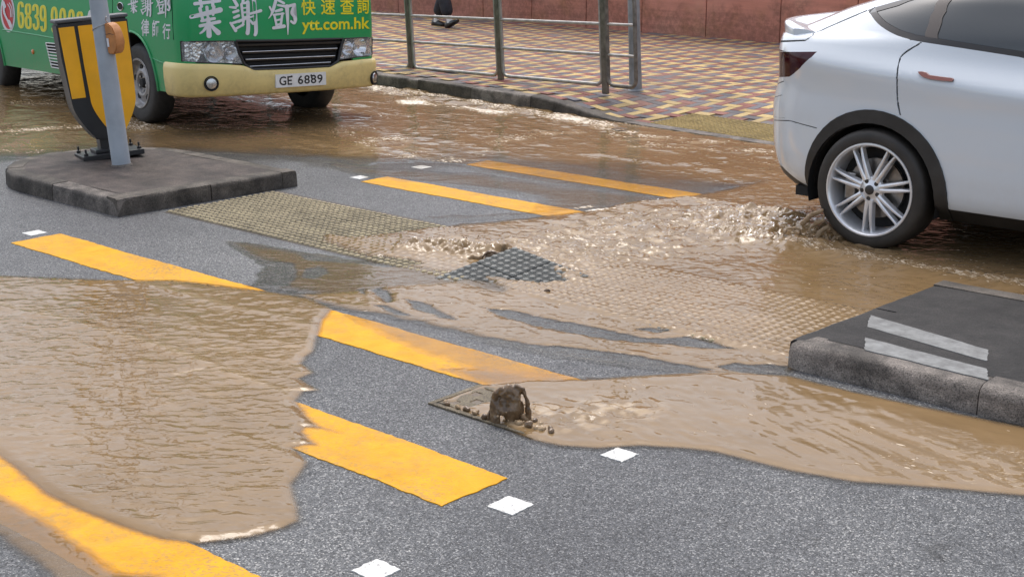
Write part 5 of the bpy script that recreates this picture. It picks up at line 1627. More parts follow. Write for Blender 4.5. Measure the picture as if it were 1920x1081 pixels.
# stream leaving the drain cover to the right
pl_right = [(872, 733), (902, 722), (960, 716), (1040, 712), (1110, 712), (1180, 706), (1290, 700), (1380, 697), (1480, 705), (1600, 735), (1740, 765), (1920, 800), (2500, 930), (2500, 1060), (1920, 932), (1750, 917), (1600, 906), (1480, 885), (1400, 865), (1340, 850), (1280, 843), (1200, 838), (1120, 843), (1050, 838), (1000, 828), (950, 806), (910, 792), (870, 778), (835, 764), (822, 752), (850, 742)]
sdR = flood(pl_right, 0.024, 0.05, 0.10, 0, rip=0.17)
# shallow translucent tail over the long stripe
flood([(900, 722), (820, 690), (900, 690), (1000, 700), (1120, 706), (1200, 706), (1200, 740), (950, 740)], 0.0028, 0.12, 1.0, 0.3, rip=0.3)
flood([(640, 590), (700, 596), (900, 655), (1060, 700), (1120, 714), (980, 722), (900, 700), (760, 650)], 0.0009, 0.06, 1.0, 0, rip=0.25)
# main burst flow through the refuge gap
sdM = flood([(575, 432), (660, 447), (740, 436), (830, 424), (930, 415), (1020, 405), (1080, 397), (1160, 384), (1260, 372), (1330, 360), (1450, 335), (1900, 390), (2600, 520), (2600, 720), (1920, 600), (1800, 570), (1700, 600), (1580, 660), (1500, 690), (1478, 700), (1400, 704), (1330, 706), (1240, 692), (1140, 684), (1060, 672), (960, 650), (860, 626), (780, 606), (700, 588), (640, 583), (590, 565), (540, 552), (600, 548), (700, 540), (780, 530), (860, 525), (940, 545), (900, 520), (820, 512), (740, 500), (690, 485), (620, 465)], 0.022, 0.16, 1.2, 0.35, rip=0.6)
# thin sheets between dry streaks, left of the burst
flood([(425, 452), (500, 463), (620, 478), (700, 490), (800, 500), (880, 515), (950, 540), (1000, 565), (960, 585), (880, 595), (800, 590), (700, 575), (620, 560), (540, 548), (470, 535), (500, 500), (455, 480)], 0.0032, 0.14, 1.4, 0.6, rip=0.6)
# far lane
sdF = flood([(-900, 180), (-300, 160), (0, 130), (700, 120), (740, 155), (900, 180), (1136, 214), (1440, 228), (2500, 330), (2500, 500), (1450, 352), (1330, 358), (1200, 338), (1100, 322), (1000, 308), (920, 303), (850, 304), (740, 312), (640, 308), (540, 300), (440, 290), (330, 284), (130, 285), (60, 292), (0, 294), (-300, 300), (-900, 330)], 0.016, 0.85, 1.0, 2.6, rip=0.42, wetw=0.35)
flood([(560, 300), (700, 318), (900, 328), (1080, 352), (1300, 372), (1160, 392), (1060, 404), (940, 412), (800, 418), (760, 404), (900, 402), (1010, 396), (1000, 372), (860, 350), (700, 330)], 0.0016, 0.25, 1.0, 1.5, rip=0.3)
flood([(850, 296), (1000, 296), (1250, 325), (1400, 345), (1330, 372), (1200, 372), (1050, 350), (900, 325)], 0.0012, 0.3, 1.0, 0.5, rip=0.4)
# dry asphalt streaks standing proud of the flow
for q in ([(756, 603), (823, 621), (917, 634), (1000, 646), (1080, 653), (1167, 663), (1240, 676), (1338, 694), (1260, 700), (1180, 700), (1125, 712), (1050, 694), (950, 664), (860, 634), (790, 614)],
          [(900, 577), (955, 582), (1000, 592), (1080, 607), (1150, 622), (1212, 634), (1290, 632), (1337, 642), (1392, 657), (1306, 656), (1230, 647), (1150, 640), (1060, 626), (960, 603)],
          [(1181, 617), (1220, 616), (1264, 622), (1230, 626)], [(1344, 689), (1377, 682), (1430, 685), (1478, 688), (1475, 702), (1430, 705), (1370, 696)],
          [(694, 545), (712, 540), (738, 548), (742, 568), (720, 572)], [(757, 561), (790, 566), (830, 584), (868, 605), (820, 597), (775, 582)], [(694, 571), (730, 574), (779, 595), (740, 592)],
          [(440, 495), (490, 488), (548, 494), (560, 512), (545, 538), (500, 541), (460, 530)], [(570, 505), (605, 498), (615, 512), (590, 525), (566, 522)], [(668, 545), (684, 541), (690, 553), (676, 556)],
          [(560, 475), (640, 482), (700, 490), (640, 495), (575, 488)], [(640, 484), (720, 482), (790, 492), (800, 500), (720, 502), (660, 494)]):
    dry(q, 0.03, 1.0)
hv_c = G(945, 505)[:2]
dry([(838, 757), (900, 730), (950, 731), (938, 752), (905, 760), (880, 768)], 0.05, 0.6, keep=0.12)
dry([(848, 528), (900, 505), (945, 482), (985, 492), (1030, 508), (1075, 532), (1010, 536), (950, 528), (905, 516)], 0.06, 0.8)
# keep the islands clear
for P in (left_outline(-0.01), [(-2.99, 5.0), (8, 4.97), (8, 6.43), (-2.93, 6.43)]):
    m = sub_(P, 0.2); s_ = np.full(X.shape, -9.0); s_[m] = sdpoly(X[m], Y[m], P); D = np.where(s_ > 0.05, 0, D); WET = np.where(s_ > 0.05, 0, WET)
D = np.where(D < 0.00035, 0, D)
ALPHA = 1-np.exp(-D/0.0042)
# ---- surface relief
ZW = 0.0046+0.24*D
tact = sstep((X+7.74)/0.1)*sstep((-2.95-X)/0.1)*sstep((Y-5.09)/0.06)*sstep((6.04-Y)/0.06)
ZW += tact*0.0085*sstep(D/0.004)
lat = (0.5+0.5*np.cos(2*math.pi*(X+7.74)/0.05))*(0.5+0.5*np.cos(2*math.pi*(Y-5.10)/0.05))
lat_s = (0.5+0.5*np.cos(2*math.pi*(X+7.72-0.012)/0.05))*(0.5+0.5*np.cos(2*math.pi*(Y-5.10+0.006)/0.05))
ZW += tact*0.0075*lat_s*sstep(D/0.008)*(0.55+0.6*vn(X*3, Y*3, 31))
# directional flow waves
u = X*0.94-Y*0.34; v_ = X*0.34+Y*0.94
u += 0.25*fbm(X*1.1, Y*1.1, 97, 2); v_ += 0.25*fbm(X*1.1+7, Y*1.1, 98, 2)
ZW += sstep(D/0.012)*(0.0032*fbm(u*5, v_*14, 11, 3)+0.0022*fbm(u*16, v_*34, 12, 2))
ru = X*CR[0]+Y*CR[1]; rv = -X*CR[1]+Y*CR[0]
lw = sstep(sdL/0.15)
ZW += lw*(0.0016*vn(ru*14, rv*36, 14)+0.0010*vn(ru*30+3, rv*70, 15)+0.003*fbm(ru*2, rv*4.5, 16, 2))
# swell lines over the hidden stripe edges
for ln in ([(0, 578), (150, 612), (300, 655), (400, 692), (480, 722), (550, 752)], [(240, 530), (330, 552), (430, 580), (520, 596), (600, 622)]):
    d_ = sdline(X, Y, GP(ln)); ZW += lw*0.0045*np.exp(-(d_/0.035)**2)
# churned zone
ch = sstep((region([(770, 455), (860, 450), (930, 455), (1010, 430), (1100, 405), (1280, 388), (1400, 385), (1500, 400), (1580, 430), (1660, 470), (1560, 480), (1440, 470), (1330, 475), (1240, 490), (1150, 500), (1075, 530), (1000, 505), (945, 488), (850, 490)], 0.9)+0.25)/0.5)
rg = sstep((region([(1290, 400), (1400, 392), (1500, 405), (1570, 440), (1540, 465), (1420, 462), (1330, 440)], 0.9)+0.18)/0.36)
bl_ = np.abs(fbm(X*13, Y*16, 40, 4))
ZW += ch*(0.020*fbm(X*9, Y*12, 21, 4)+0.016*(0.5-bl_)+0.006*vn(X*34, Y*38, 22))+rg*(0.050*(0.45-np.abs(fbm(X*11, Y*11, 44, 4)))+0.02*fbm(X*22, Y*26, 45, 3))
ridge = np.exp(-(sdline(X, Y, GP([(770, 470), (830, 472), (890, 480), (935, 482)]))/0.10)**2)
ZW += ridge*(0.024+0.075*(0.45-np.abs(fbm(X*15, Y*15, 50, 3)))+0.018*vn(X*34, Y*34, 51))
r2 = np.exp(-(sdline(X, Y, GP([(935, 482), (990, 500), (1060, 520)]))/0.07)**2)
ZW += r2*(0.010+0.03*(0.4-np.abs(fbm(X*16, Y*16, 54, 3))))
# long standing waves in the far lane and along the island
ZW += sstep(sdF/0.5)*(0.010*fbm(u*1.4, v_*3.6, 61, 3)+0.005*fbm(u*6, v_*9, 62, 3))
wake = np.exp(-(sdline(X, Y, GP([(1180, 388), (1250, 372), (1320, 378), (1420, 398), (1500, 408)]))/0.10)**2); ZW += wake*0.018
kw = np.exp(-(sdline(X, Y, [FP(-4.0, -0.12), FP(-1, -0.15), FP(1.2, -0.18)])/0.22)**2); ZW += kw*(0.012+0.03*fbm(X*7, Y*9, 71, 3))
bw = np.exp(-(sdline(X, Y, [(-11.5, 7.15), (-10.9, 7.05)])/0.28)**2); ZW += bw*(0.01+0.035*fbm(X*9, Y*9, 72, 3))
tw = np.exp(-(sdline(X, Y, [(-4.05, 7.02), (-3.4, 6.98), (-2.6, 7.0)])/0.16)**2); ZW += tw*(0.008+0.035*(0.4-np.abs(fbm(X*10, Y*10, 73, 3))))
gl_ = np.exp(-(sdline(X, Y, GP([(985, 790), (1080, 785), (1160, 775)]))/0.14)**2); ZW += gl_*(0.004+0.02*(0.4-np.abs(fbm(X*17, Y*17, 74, 3))))
# near edges stay thin
ZW = np.where(D > 0, np.maximum(ZW, 0.0044), 0.0042)
ZW = 0.0040+(ZW-0.0040)*sstep(D/0.004+0.05)
CH = np.clip(ch+ridge+r2+tw+0.6*bw+0.5*kw+gl_+rg, 0, 1)
CREST = np.zeros_like(X)
# ---- foam: along the kerb, at the burst and behind the wheels; broken threads on the far lane
F = np.maximum(F, 0.95*ch*(0.75+0.35*fbm(X*3, Y*4, 81, 2)))
F = np.maximum(F, 1.0*kw); F = np.maximum(F, 0.95*np.minimum(1, bw*1.2)); F = np.maximum(F, 0.95*tw); F = np.maximum(F, 0.62*gl_)
for ln, wd, st in [([(700, 165), (780, 195), (870, 203), (960, 215), (1060, 222), (1130, 240), (1210, 255), (1330, 268), (1450, 272)], 0.16, 0.95), ([(1190, 276), (1290, 280), (1400, 284), (1450, 286)], 0.10, 0.78), ([(905, 290), (930, 268), (1000, 252), (1080, 250)], 0.15, 0.9), ([(650, 300), (700, 285), (760, 295), (730, 265)], 0.30, 0.8), ([(1180, 232), (1300, 240), (1440, 250)], 0.35, 0.8), ([(1150, 255), (1230, 268), (1290, 268)], 0.25, 0.85),
                   ([(0, 250), (90, 243), (180, 238)], 0.10, 0.9), ([(0, 283), (60, 284)], 0.08, 0.9), ([(480, 215), (560, 205), (620, 208)], 0.3, 0.78), ([(820, 300), (880, 303), (900, 312)], 0.3, 0.75), ([(1090, 392), (1190, 384), (1250, 378)], 0.05, 0.95), ([(1265, 370), (1330, 384), (1420, 398)], 0.04, 1.0)]:
    CREST = np.maximum(CREST, 0.75*st*sstep((fbm(X*9, Y*14, 99, 4)+0.25*fbm(X*2, Y*3, 100, 2))*2.6-0.1)*np.exp(-((sdline(X, Y, GP(ln))+0.06*fbm(X*2, Y*2, 96, 2))/(wd*0.8))**2))
    F = np.maximum(F, st*(1.0+0.5*fbm(X*2.5, Y*3, 95, 3))*np.exp(-((sdline(X, Y, GP(ln))+0.10*fbm(X*2, Y*2, 96, 2))/(wd*1.5))**2))
F = np.maximum(F, 0.72*sstep(sdF/0.6)*(0.65+0.8*fbm(u*1.2, v_*3, 91, 3)))
F = np.maximum(F, 0.66*sstep(sdR/0.1)*(0.75+0.5*fbm(u*2, v_*5, 92, 3)))
F = np.maximum(F, 0.62*sstep(sdM/0.2)*(0.8+0.5*fbm(u*2, v_*5, 93, 3)))
pw = sstep((lat_s-0.42)/0.4)
CREST = np.maximum(CREST, tact*pw*sstep(D/0.008)*np.clip(0.55+0.9*fbm(X*2.2, Y*3.5, 33, 3)+0.35*vn(X*21, Y*21, 34), 0, 1)*sstep((X+6.3)/0.8))
for ln in ([(0, 574), (150, 608), (300, 651), (400, 688), (480, 718), (550, 748)], [(240, 528), (330, 549), (430, 577), (520, 594), (600, 620)]):
    CREST = np.maximum(CREST, lw*0.30*np.exp(-((sdline(X, Y, GP(ln))+0.008*fbm(X*9, Y*9, 36, 2))/0.022)**2))
CREST = np.maximum(CREST, 0.8*np.minimum(1, gl_*1.3)*sstep(fbm(X*24, Y*24, 38, 3)*2.2+0.1))
CREST = np.maximum(CREST, 0.7*ch*sstep(fbm(X*14, Y*19, 37, 4)*2.0-0.1))
# pale foam lip where the left puddle creeps over dry asphalt
lip_ = np.exp(-(sdline(X, Y, GP([(580, 868), (567, 887), (550, 910), (555, 933), (562, 953), (563, 978), (533, 993), (467, 1010), (375, 1022)]))/0.010)**2)
F = np.maximum(F, 0.85*lip_); ZW += lip_*0.003*(D > 0)
for ln in ([(533, 735), (565, 734), (600, 733)], [(330, 705), (350, 700), (378, 696)]):
    CREST = np.maximum(CREST, 0.8*np.exp(-(sdline(X, Y, GP(ln))/0.010)**2))
RP = np.maximum(RP, 0.35*ch)
ny_, nx_ = XG.shape
def full(a, fill=0.0):
    o = np.full(XG.shape, fill); o[VIS] = a; return o
keep = full((D > 0) | (WET > 0.01)) > 0
ZF = full(ZW, 0.0042)
kq = (keep[:-1, :-1] | keep[1:, :-1] | keep[:-1, 1:] | keep[1:, 1:]) & VIS[:-1, :-1] & VIS[1:, 1:]
jj, ii = np.nonzero(kq)
quad = np.stack([jj*nx_+ii, jj*nx_+ii+1, (jj+1)*nx_+ii+1, (jj+1)*nx_+ii], -1)
used = np.unique(quad); remap = np.full(nx_*ny_, -1, np.int64); remap[used] = np.arange(len(used))
quad = remap[quad]
co = np.stack([XG.ravel()[used], YG.ravel()[used], ZF.ravel()[used]], -1).astype(np.float32)
me = bpy.data.meshes.new('flood_water')
me.vertices.add(len(used)); me.vertices.foreach_set('co', co.ravel())
me.loops.add(quad.size); me.loops.foreach_set('vertex_index', quad.ravel().astype(np.int32))
me.polygons.add(len(quad)); me.polygons.foreach_set('loop_start', np.arange(0, quad.size, 4, dtype=np.int32)); me.polygons.foreach_set('loop_total', np.full(len(quad), 4, np.int32))
me.update(); me.validate()
for nm, arr in (('mud', ALPHA), ('foam', F), ('rip', RP), ('wet', WET), ('chop', CH), ('crest', CREST)):
    at = me.attributes.new(nm, 'FLOAT', 'POINT'); at.data.foreach_set('value', full(arr).ravel()[used].astype(np.float32))
me.shade_smooth()
fw = link('flood_water', me, M['water']); tag(fw, kind='structure')
def wz(x, y):
    j = int(np.argmin(abs(gy_-y))); i = int(np.argmin(abs(gx_-x))); return float(ZF[j, i])
# ------------------------------------------------------------------ drain cover and the spout that bursts from it
DX0, DX1, DY0, DY1 = -3.80, -3.20, 3.665, 3.968
dc = empty('drain_cover', ((DX0+DX1)/2, (DY0+DY1)/2, 0.0)); tag(dc, 'muddy iron drain cover with square holes beside the yellow stripe', 'drain cover')
hw, hd = (DX1-DX0)/2, (DY1-DY0)/2
pyd('sump', [(-hw, -hd, 0.0042), (hw, -hd, 0.0042), (hw, hd, 0.0042), (-hw, hd, 0.0042)], [(0, 1, 2, 3)], M['under'], dc)
for nm, c, s_ in (('frame_bar', (-hw+0.012, 0, 0.003), (0.024, 2*hd, 0.012)), ('frame_bar', (hw-0.012, 0, 0.003), (0.024, 2*hd, 0.012)), ('frame_bar', (0, -hd+0.012, 0.003), (2*hw-0.05, 0.024, 0.012)), ('frame_bar', (0, hd-0.012, 0.003), (2*hw-0.05, 0.024, 0.012))):
    box(nm, c, s_, M['iron'], dc, 0.003)
# perforated plate: staggered square holes
bm = bmesh.new()
cell = 0.0215; nx, ny = int((2*hw-0.056)/cell), int((2*hd-0.056)/cell)
ox, oy = -nx*cell/2, -ny*cell/2
vv = {}
def gv(i, j, z):
    k = (i, j, z)
    if k not in vv: vv[k] = bm.verts.new((ox+i*cell, oy+j*cell, z))
    return vv[k]
hole = lambda i, j: (i % 6 in (1, 2) and j % 6 in (1, 2)) or (i % 6 in (4, 5) and j % 6 in (4, 5))
for i in range(nx):
    for j in range(ny):
        if hole(i, j):
            q = [((i, j), (i+1, j), (i, j-1)), ((i+1, j), (i+1, j+1), (i+1, j)), ((i+1, j+1), (i, j+1), (i, j+1)), ((i, j+1), (i, j), (i-1, j))]
            for a, b, nb_ in q:
                if hole(*nb_): continue
                bm.faces.new((gv(*a, 0.0072), gv(*b, 0.0072), gv(*b, 0.004), gv(*a, 0.004)))
        else: bm.faces.new((gv(i, j, 0.0072), gv(i+1, j, 0.0072), gv(i+1, j+1, 0.0072), gv(i, j+1, 0.0072)))
bmo('grate', bm, M['iron'], dc)

def blob_mesh(name, tubes, voxel, mat, parent, amp=0.004, freq=60.0, seed=0, spheres=()):
    """union of tubes and spheres, remeshed to one skin and roughened"""
    bm = bmesh.new()
    for pts, rad in tubes: bm_tube(bm, pts, rad, 10)
    for c, r in spheres:
        bmesh.ops.create_icosphere(bm, subdivisions=2, radius=r, matrix=Matrix.Translation(c))
    me = bpy.data.meshes.new(name); bm.to_mesh(me); bm.free()
    o = bpy.data.objects.new(name, me); COL.objects.link(o)
    md = o.modifiers.new('r', 'REMESH'); md.mode = 'VOXEL'; md.voxel_size = voxel
    dg = bpy.context.evaluated_depsgraph_get(); m2 = bpy.data.meshes.new_from_object(o.evaluated_get(dg))
    bpy.data.objects.remove(o); bpy.data.meshes.remove(me)
    n = len(m2.vertices); co = np.zeros(n*3); nr = np.zeros(n*3)
    m2.vertices.foreach_get('co', co); m2.vertices.foreach_get('normal', nr); co = co.reshape(-1, 3); nr = nr.reshape(-1, 3)
    d = fbm(co[:, 0]*freq+co[:, 1]*freq*0.6, co[:, 2]*freq+co[:, 1]*freq*0.7, seed, 3)
    d2 = fbm(co[:, 0]*freq*0.35, co[:, 2]*freq*0.35+co[:, 1]*freq*0.3, seed+5, 2)
    co += nr*(amp*(d+1.2*d2))[:, None]
    m2.vertices.foreach_set('co', co.ravel()); m2.update(); m2.shade_smooth()
    return link(name, m2, mat, parent)
rnd = random.Random(5)
rv3 = Vector((CR[0], CR[1], 0)).normalized(); fv3 = Vector((CF[0], CF[1], 0)).normalized()
def L3(o, u_, h, d=0.0): return o+rv3*u_+fv3*d+Vector((0, 0, h))
sb = Vector(G(954, 792)); sb.z = 0.008
sp = empty('water_spout', sb); SS = 1.25; tag(sp, 'dark brown spout of muddy water bursting up through the drain cover', 'water spout')
O0 = Vector((0, 0, 0))
tb = []
for k in range(9):
    u_ = rnd.uniform(-0.034, 0.036); h = rnd.uniform(0.095, 0.150)
    tb.append(([L3(O0, u_*0.35+0.012, 0.015 if abs(u_) > 0.012 else -0.01, rnd.uniform(-.02, .02)), L3(O0, u_*0.8, h*0.5, rnd.uniform(-.025, .025)), L3(O0, u_*1.1, h, rnd.uniform(-.02, .02))], [0.020, 0.021, 0.009]))
tb.append(([L3(O0, -0.022, 0.135), L3(O0, -0.048, 0.112), L3(O0, -0.062, 0.06), L3(O0, -0.060, -0.01)], [0.010, 0.014, 0.014, 0.016]))
tb.append(([L3(O0, -0.03, 0.085), L3(O0, -0.047, 0.055, -.015), L3(O0, -0.046, -0.01, -.02)], [0.010, 0.011, 0.014]))
tb.append(([L3(O0, 0.025, 0.145), L3(O0, 0.056, 0.13), L3(O0, 0.074, 0.075), L3(O0, 0.078, -0.01)], [0.009, 0.011, 0.009, 0.011]))
tb.append(([L3(O0, 0.03, 0.10), L3(O0, 0.050, 0.06, .012), L3(O0, 0.052, -0.01, .015)], [0.008, 0.006, 0.010]))
tb.append(([L3(O0, 0.006, 0.03), L3(O0, 0.004, 0.08), L3(O0, -0.002, 0.118)], [0.022, 0.027, 0.020]))
tb.append(([L3(O0, -0.03, 0.10), L3(O0, 0.0, 0.128), L3(O0, 0.038, 0.11)], [0.018, 0.022, 0.018]))
blob_mesh('water_jet', tb, 0.0045, M['mud'], sp, 0.0048, 52.0, 3)
def lump(px, py, r, h, sd_):
    c = Vector(G(px, py))-sb; c.z = h*0.3
    sph = [(c+Vector((rnd.uniform(-r, r)*0.7, rnd.uniform(-r, r)*0.7, rnd.uniform(-0.2, 0.5)*r)), r*rnd.uniform(0.45, 0.8)) for _ in range(5)]
    blob_mesh('splash_lump', [], 0.0042, M['mud'] if sd_ % 2 else M['splash'], sp, 0.004, 75.0, sd_, sph)
for k, (px, py, r, h) in enumerate([(975, 800, 0.020, .02), (990, 803, 0.022, .02), (1014, 808, 0.021, .02), (1032, 813, 0.016, .015), (986, 792, 0.018, .02), (1000, 795, 0.014, .015), (832, 760, 0.012, .02), (838, 763, 0.011, .02), (861, 768, 0.014, .02), (874, 773, 0.014, .02), (893, 780, 0.014, .02), (910, 788, 0.014, .02), (1025, 790, 0.012, .01)]):
    lump(px, py, r, h, k)
blob_mesh('side_jet', [([L3(Vector(G(918, 790))-sb, 0, -.01), L3(Vector(G(918, 790))-sb, -0.004, 0.03), L3(Vector(G(918, 790))-sb, 0.004, 0.052)], [0.011, 0.010, 0.006]), ([L3(Vector(G(918, 790))-sb, 0.002, 0.05), L3(Vector(G(918, 790))-sb, 0.016, 0.03), L3(Vector(G(918, 790))-sb, 0.02, -.01)], [0.006, 0.006, 0.008])], 0.004, M['mud'], sp, 0.004, 70.0, 9)

# ------------------------------------------------------------------ splash thrown up behind the car wheel
ws_ = Vector(G(1530, 452)); ws_.z = 0.01
wsp = empty('wheel_splash', ws_); tag(wsp, 'tan splash of thin water arcs thrown up behind the car wheel', 'splash')
def PXL(px, py):
    """offset in the splash plane from survey pixels"""
    sc_ = 2602.92/((np.array(ws_)-CP)@CF)
    return L3(O0, (px-1530)/sc_, (452-py)/sc_*1.02, rnd.uniform(-0.02, 0.02))
arcs = [([(1521, 452), (1519, 432), (1530, 420), (1540, 414), (1543, 405)], [3, 2.2, 2.6, 2, 1]), ([(1530, 450), (1538, 436), (1552, 428), (1566, 440), (1580, 452), (1592, 460)], [3.5, 3, 3.2, 2.6, 3, 3]), ([(1545, 462), (1550, 450), (1547, 438), (1556, 432)], [4, 2.6, 1.8, 1.2]), ([(1556, 464), (1566, 450), (1576, 444), (1588, 455), (1600, 463)], [3, 2.2, 2, 2, 3]),
        ([(1440, 462), (1446, 446), (1458, 440), (1464, 450), (1466, 460)], [2, 1.5, 1.4, 1.4, 2]), ([(1500, 425), (1515, 408), (1528, 402), (1540, 396)], [3, 3.5, 3, 2]),
        ([(1467, 456), (1468, 444), (1476, 432), (1488, 428), (1498, 433), (1503, 446), (1502, 458)], [1.8, 1.3, 1.3, 1.4, 1.3, 1.3, 2]), ([(1502, 458), (1505, 445), (1513, 437), (1524, 440)], [2, 1.2, 1.2, 1.4]), ([(1600, 463), (1625, 462), (1650, 465), (1680, 468)], [4, 3.4, 3, 2])]
kpx = 1.0/(2602.92/((np.array(ws_)-CP)@CF))
for k, (pl, rr) in enumerate(arcs):
    blob_mesh('splash_arc', [([PXL(*p) for p in pl], [q*kpx*1.5 for q in rr])], 0.0048, M['splash'], wsp, 0.004, 55.0, 20+k)
# mist of drops over the churned water
bm = bmesh.new()
for k in range(340):
    t = rnd.random()
    if t < 0.45: px, py = rnd.gauss(1520, 40), rnd.gauss(440, 16)
    elif t < 0.8: px, py = rnd.uniform(1250, 1560), rnd.gauss(425, 22)
    elif t < 0.9: px, py = rnd.gauss(880, 35), rnd.gauss(472, 8)
    else: px, py = rnd.gauss(965, 30), rnd.gauss(790, 12)
    g = G(px, py); h = abs(rnd.gauss(0, 0.035))+0.02
    bmesh.ops.create_icosphere(bm, subdivisions=1, radius=rnd.uniform(0.002, 0.0055), matrix=Matrix.Translation((g[0], g[1], h)))
dr = bmo('water_droplets', bm, M['splash'], None, True); tag(dr, kind='stuff')

# curl of dark water over the heaved slab
cu = Vector(G(918, 492)); cu.z = 0.015
cw = empty('water_curl', cu); tag(cw, 'curl of brown water breaking over the top of the heaved grey slab', 'splash')
k2 = ((np.array(cu)-CP)@CF)/2602.92
for k, (pl, rr) in enumerate([([(-14, 0), (-12, 8), (-4, 14), (8, 15), (18, 11), (24, 2)], [3, 2.6, 3.2, 3.2, 2.6, 2]), ([(-8, 0), (-4, 7), (6, 11), (16, 8)], [4, 4, 4.5, 3]), ([(-40, 0), (-30, 6), (-20, 5), (-14, 8)], [5, 5, 5, 4])]):
    blob_mesh('curl', [([L3(O0, a*k2, b*k2, rnd.uniform(-.01, .01)) for a, b in pl], [q*k2 for q in rr])], 0.005, M['mud'] if k < 2 else M['splash'], cw, 0.004, 50.0, 40+k)

# ------------------------------------------------------------------ loose debris
def stone(px, py, r, lab, nm='stone', cat='stone', mat='rock', sq=0.8, z=0.012):
    g = G(px, py); bm = bmesh.new(); bmesh.ops.create_icosphere(bm, subdivisions=2, radius=r)
    for v in bm.verts:
        n_ = float(fbm(np.array(v.co.x/r*1.2+px), np.array(v.co.y/r*1.2+v.co.z/r), 7, 2)); v.co *= 1+0.35*n_; v.co.z *= sq
    o = bmo(nm, bm, M[mat], None, False, loc=(g[0], g[1], z+r*0.45)); auto_smooth(o, 35); tag(o, lab, cat); return o
stone(1026, 553, 0.017, 'small dark brown stone in the shallow flow below the grey slab')
stone(1031, 512, 0.020, 'broken tan lump of paving at the right corner of the heaved slab', sq=0.6)
def leaf(px, py, L, rz, lab):
    g = G(px, py); v = []; f = []
    for i in range(7):
        t = i/6; w_ = 0.22*L*math.sin(math.pi*min(1, t*0.95+0.03)); z = 0.07*L*math.sin(math.pi*t)+0.004*(t-.5)
        v += [(L*(t-.5), -w_, z), (L*(t-.5), 0, z-0.004), (L*(t-.5), w_, z+0.001)]
    for i in range(6):
        for j in range(2): f.append((i*3+j, i*3+j+1, (i+1)*3+j+1, (i+1)*3+j))
    o = pyd('leaf', v, f, M['leaf'], None, True, loc=(g[0], g[1], max(0.02, wz(g[0], g[1])+0.002)), rot=(0, 0, rz)); o.modifiers.new('t', 'SOLIDIFY').thickness = 0.0012
    tag(o, lab, 'leaf'); return o
leaf(1162, 247, 0.16, 0.3, 'dark dead leaf floating beyond the refuge near the far kerb')

# ------------------------------------------------------------------ pedestrian on the far footpath
pf = G(824, 50, 0.13)
ps = empty('person', (pf[0], pf[1], 0.128), frz+R_(3)); tag(ps, 'person in dark trousers, white socks and black shoes walking by the red wall', 'person')
def skin_body(name, verts, edges, radii, mat, parent, root=0, sub=2):
    me = bpy.data.meshes.new(name); me.from_pydata(verts, edges, []); o = bpy.data.objects.new(name, me); COL.objects.link(o)
    sk = o.modifiers.new('s', 'SKIN'); sk.use_smooth_shade = True
    for i, r in enumerate(radii): me.skin_vertices[0].data[i].radius = r if hasattr(r, '__len__') else (r, r)
    for i in range(len(verts)): me.skin_vertices[0].data[i].use_root = (i == root)
    sb_ = o.modifiers.new('u', 'SUBSURF'); sb_.levels = sub; sb_.render_levels = sub
    dg = bpy.context.evaluated_depsgraph_get(); m2 = bpy.data.meshes.new_from_object(o.evaluated_get(dg)); bpy.data.objects.remove(o); bpy.data.meshes.remove(me)
    m2.shade_smooth(); return link(name, m2, mat, parent)
# x forward, y left; left foot flat behind, right foot striking heel-first ahead
LA, RA_ = (-0.17, 0.09, 0.09), (0.34, -0.09, 0.115)
bv = [(0.06, 0, 0.93), (0.06, 0.095, 0.88), (0.03, 0.095, 0.48), LA, (0.07, -0.095, 0.88), (0.21, -0.095, 0.50), RA_, (0.05, 0, 1.12), (0.06, 0, 1.36), (0.07, 0, 1.47), (0.09, 0, 1.54), (0.10, 0, 1.64), (0.10, 0, 1.71),
      (0.05, 0.18, 1.40), (0.10, 0.23, 1.14), (0.22, 0.22, 0.93), (0.27, 0.22, 0.86), (0.05, -0.18, 1.40), (-0.04, -0.23, 1.15), (-0.02, -0.23, 0.93), (0.0, -0.23, 0.86)]
be = [(0, 1), (1, 2), (2, 3), (0, 4), (4, 5), (5, 6), (0, 7), (7, 8), (8, 9), (9, 10), (10, 11), (11, 12), (8, 13), (13, 14), (14, 15), (15, 16), (8, 17), (17, 18), (18, 19), (19, 20)]
br = [0.13, 0.095, 0.062, 0.040, 0.095, 0.062, 0.040, 0.125, 0.12, 0.055, 0.075, 0.095, 0.06, 0.06, 0.045, 0.032, 0.04, 0.06, 0.045, 0.032, 0.04]
bodyo = skin_body('body', bv, be, br, M['skin'], ps)
# clothing over the body
skin_body('trousers', [(0.06, 0, 0.95), (0.06, 0.10, 0.88), (0.025, 0.098, 0.50), (-0.15, 0.092, 0.15), (0.07, -0.10, 0.88), (0.215, -0.098, 0.52), (0.325, -0.092, 0.17), (0.055, 0, 1.02)], [(0, 1), (1, 2), (2, 3), (0, 4), (4, 5), (5, 6), (0, 7)], [0.145, 0.12, 0.105, 0.105, 0.12, 0.105, 0.105, 0.145], M['cloth_dark'], ps)
skin_body('shirt', [(0.055, 0, 0.98), (0.05, 0, 1.14), (0.06, 0, 1.38), (0.05, 0.19, 1.40), (0.085, 0.225, 1.20), (0.05, -0.19, 1.40), (-0.02, -0.225, 1.20), (0.07, 0, 1.46)], [(0, 1), (1, 2), (2, 3), (3, 4), (2, 5), (5, 6), (2, 7)], [0.155, 0.145, 0.14, 0.078, 0.07, 0.078, 0.07, 0.07], M['cloth_shirt'], ps)
skin_body('hair', [(0.085, 0, 1.66), (0.075, 0, 1.72), (0.06, 0, 1.60)], [(0, 1), (0, 2)], [0.105, 0.085, 0.085], M['hair'], ps)
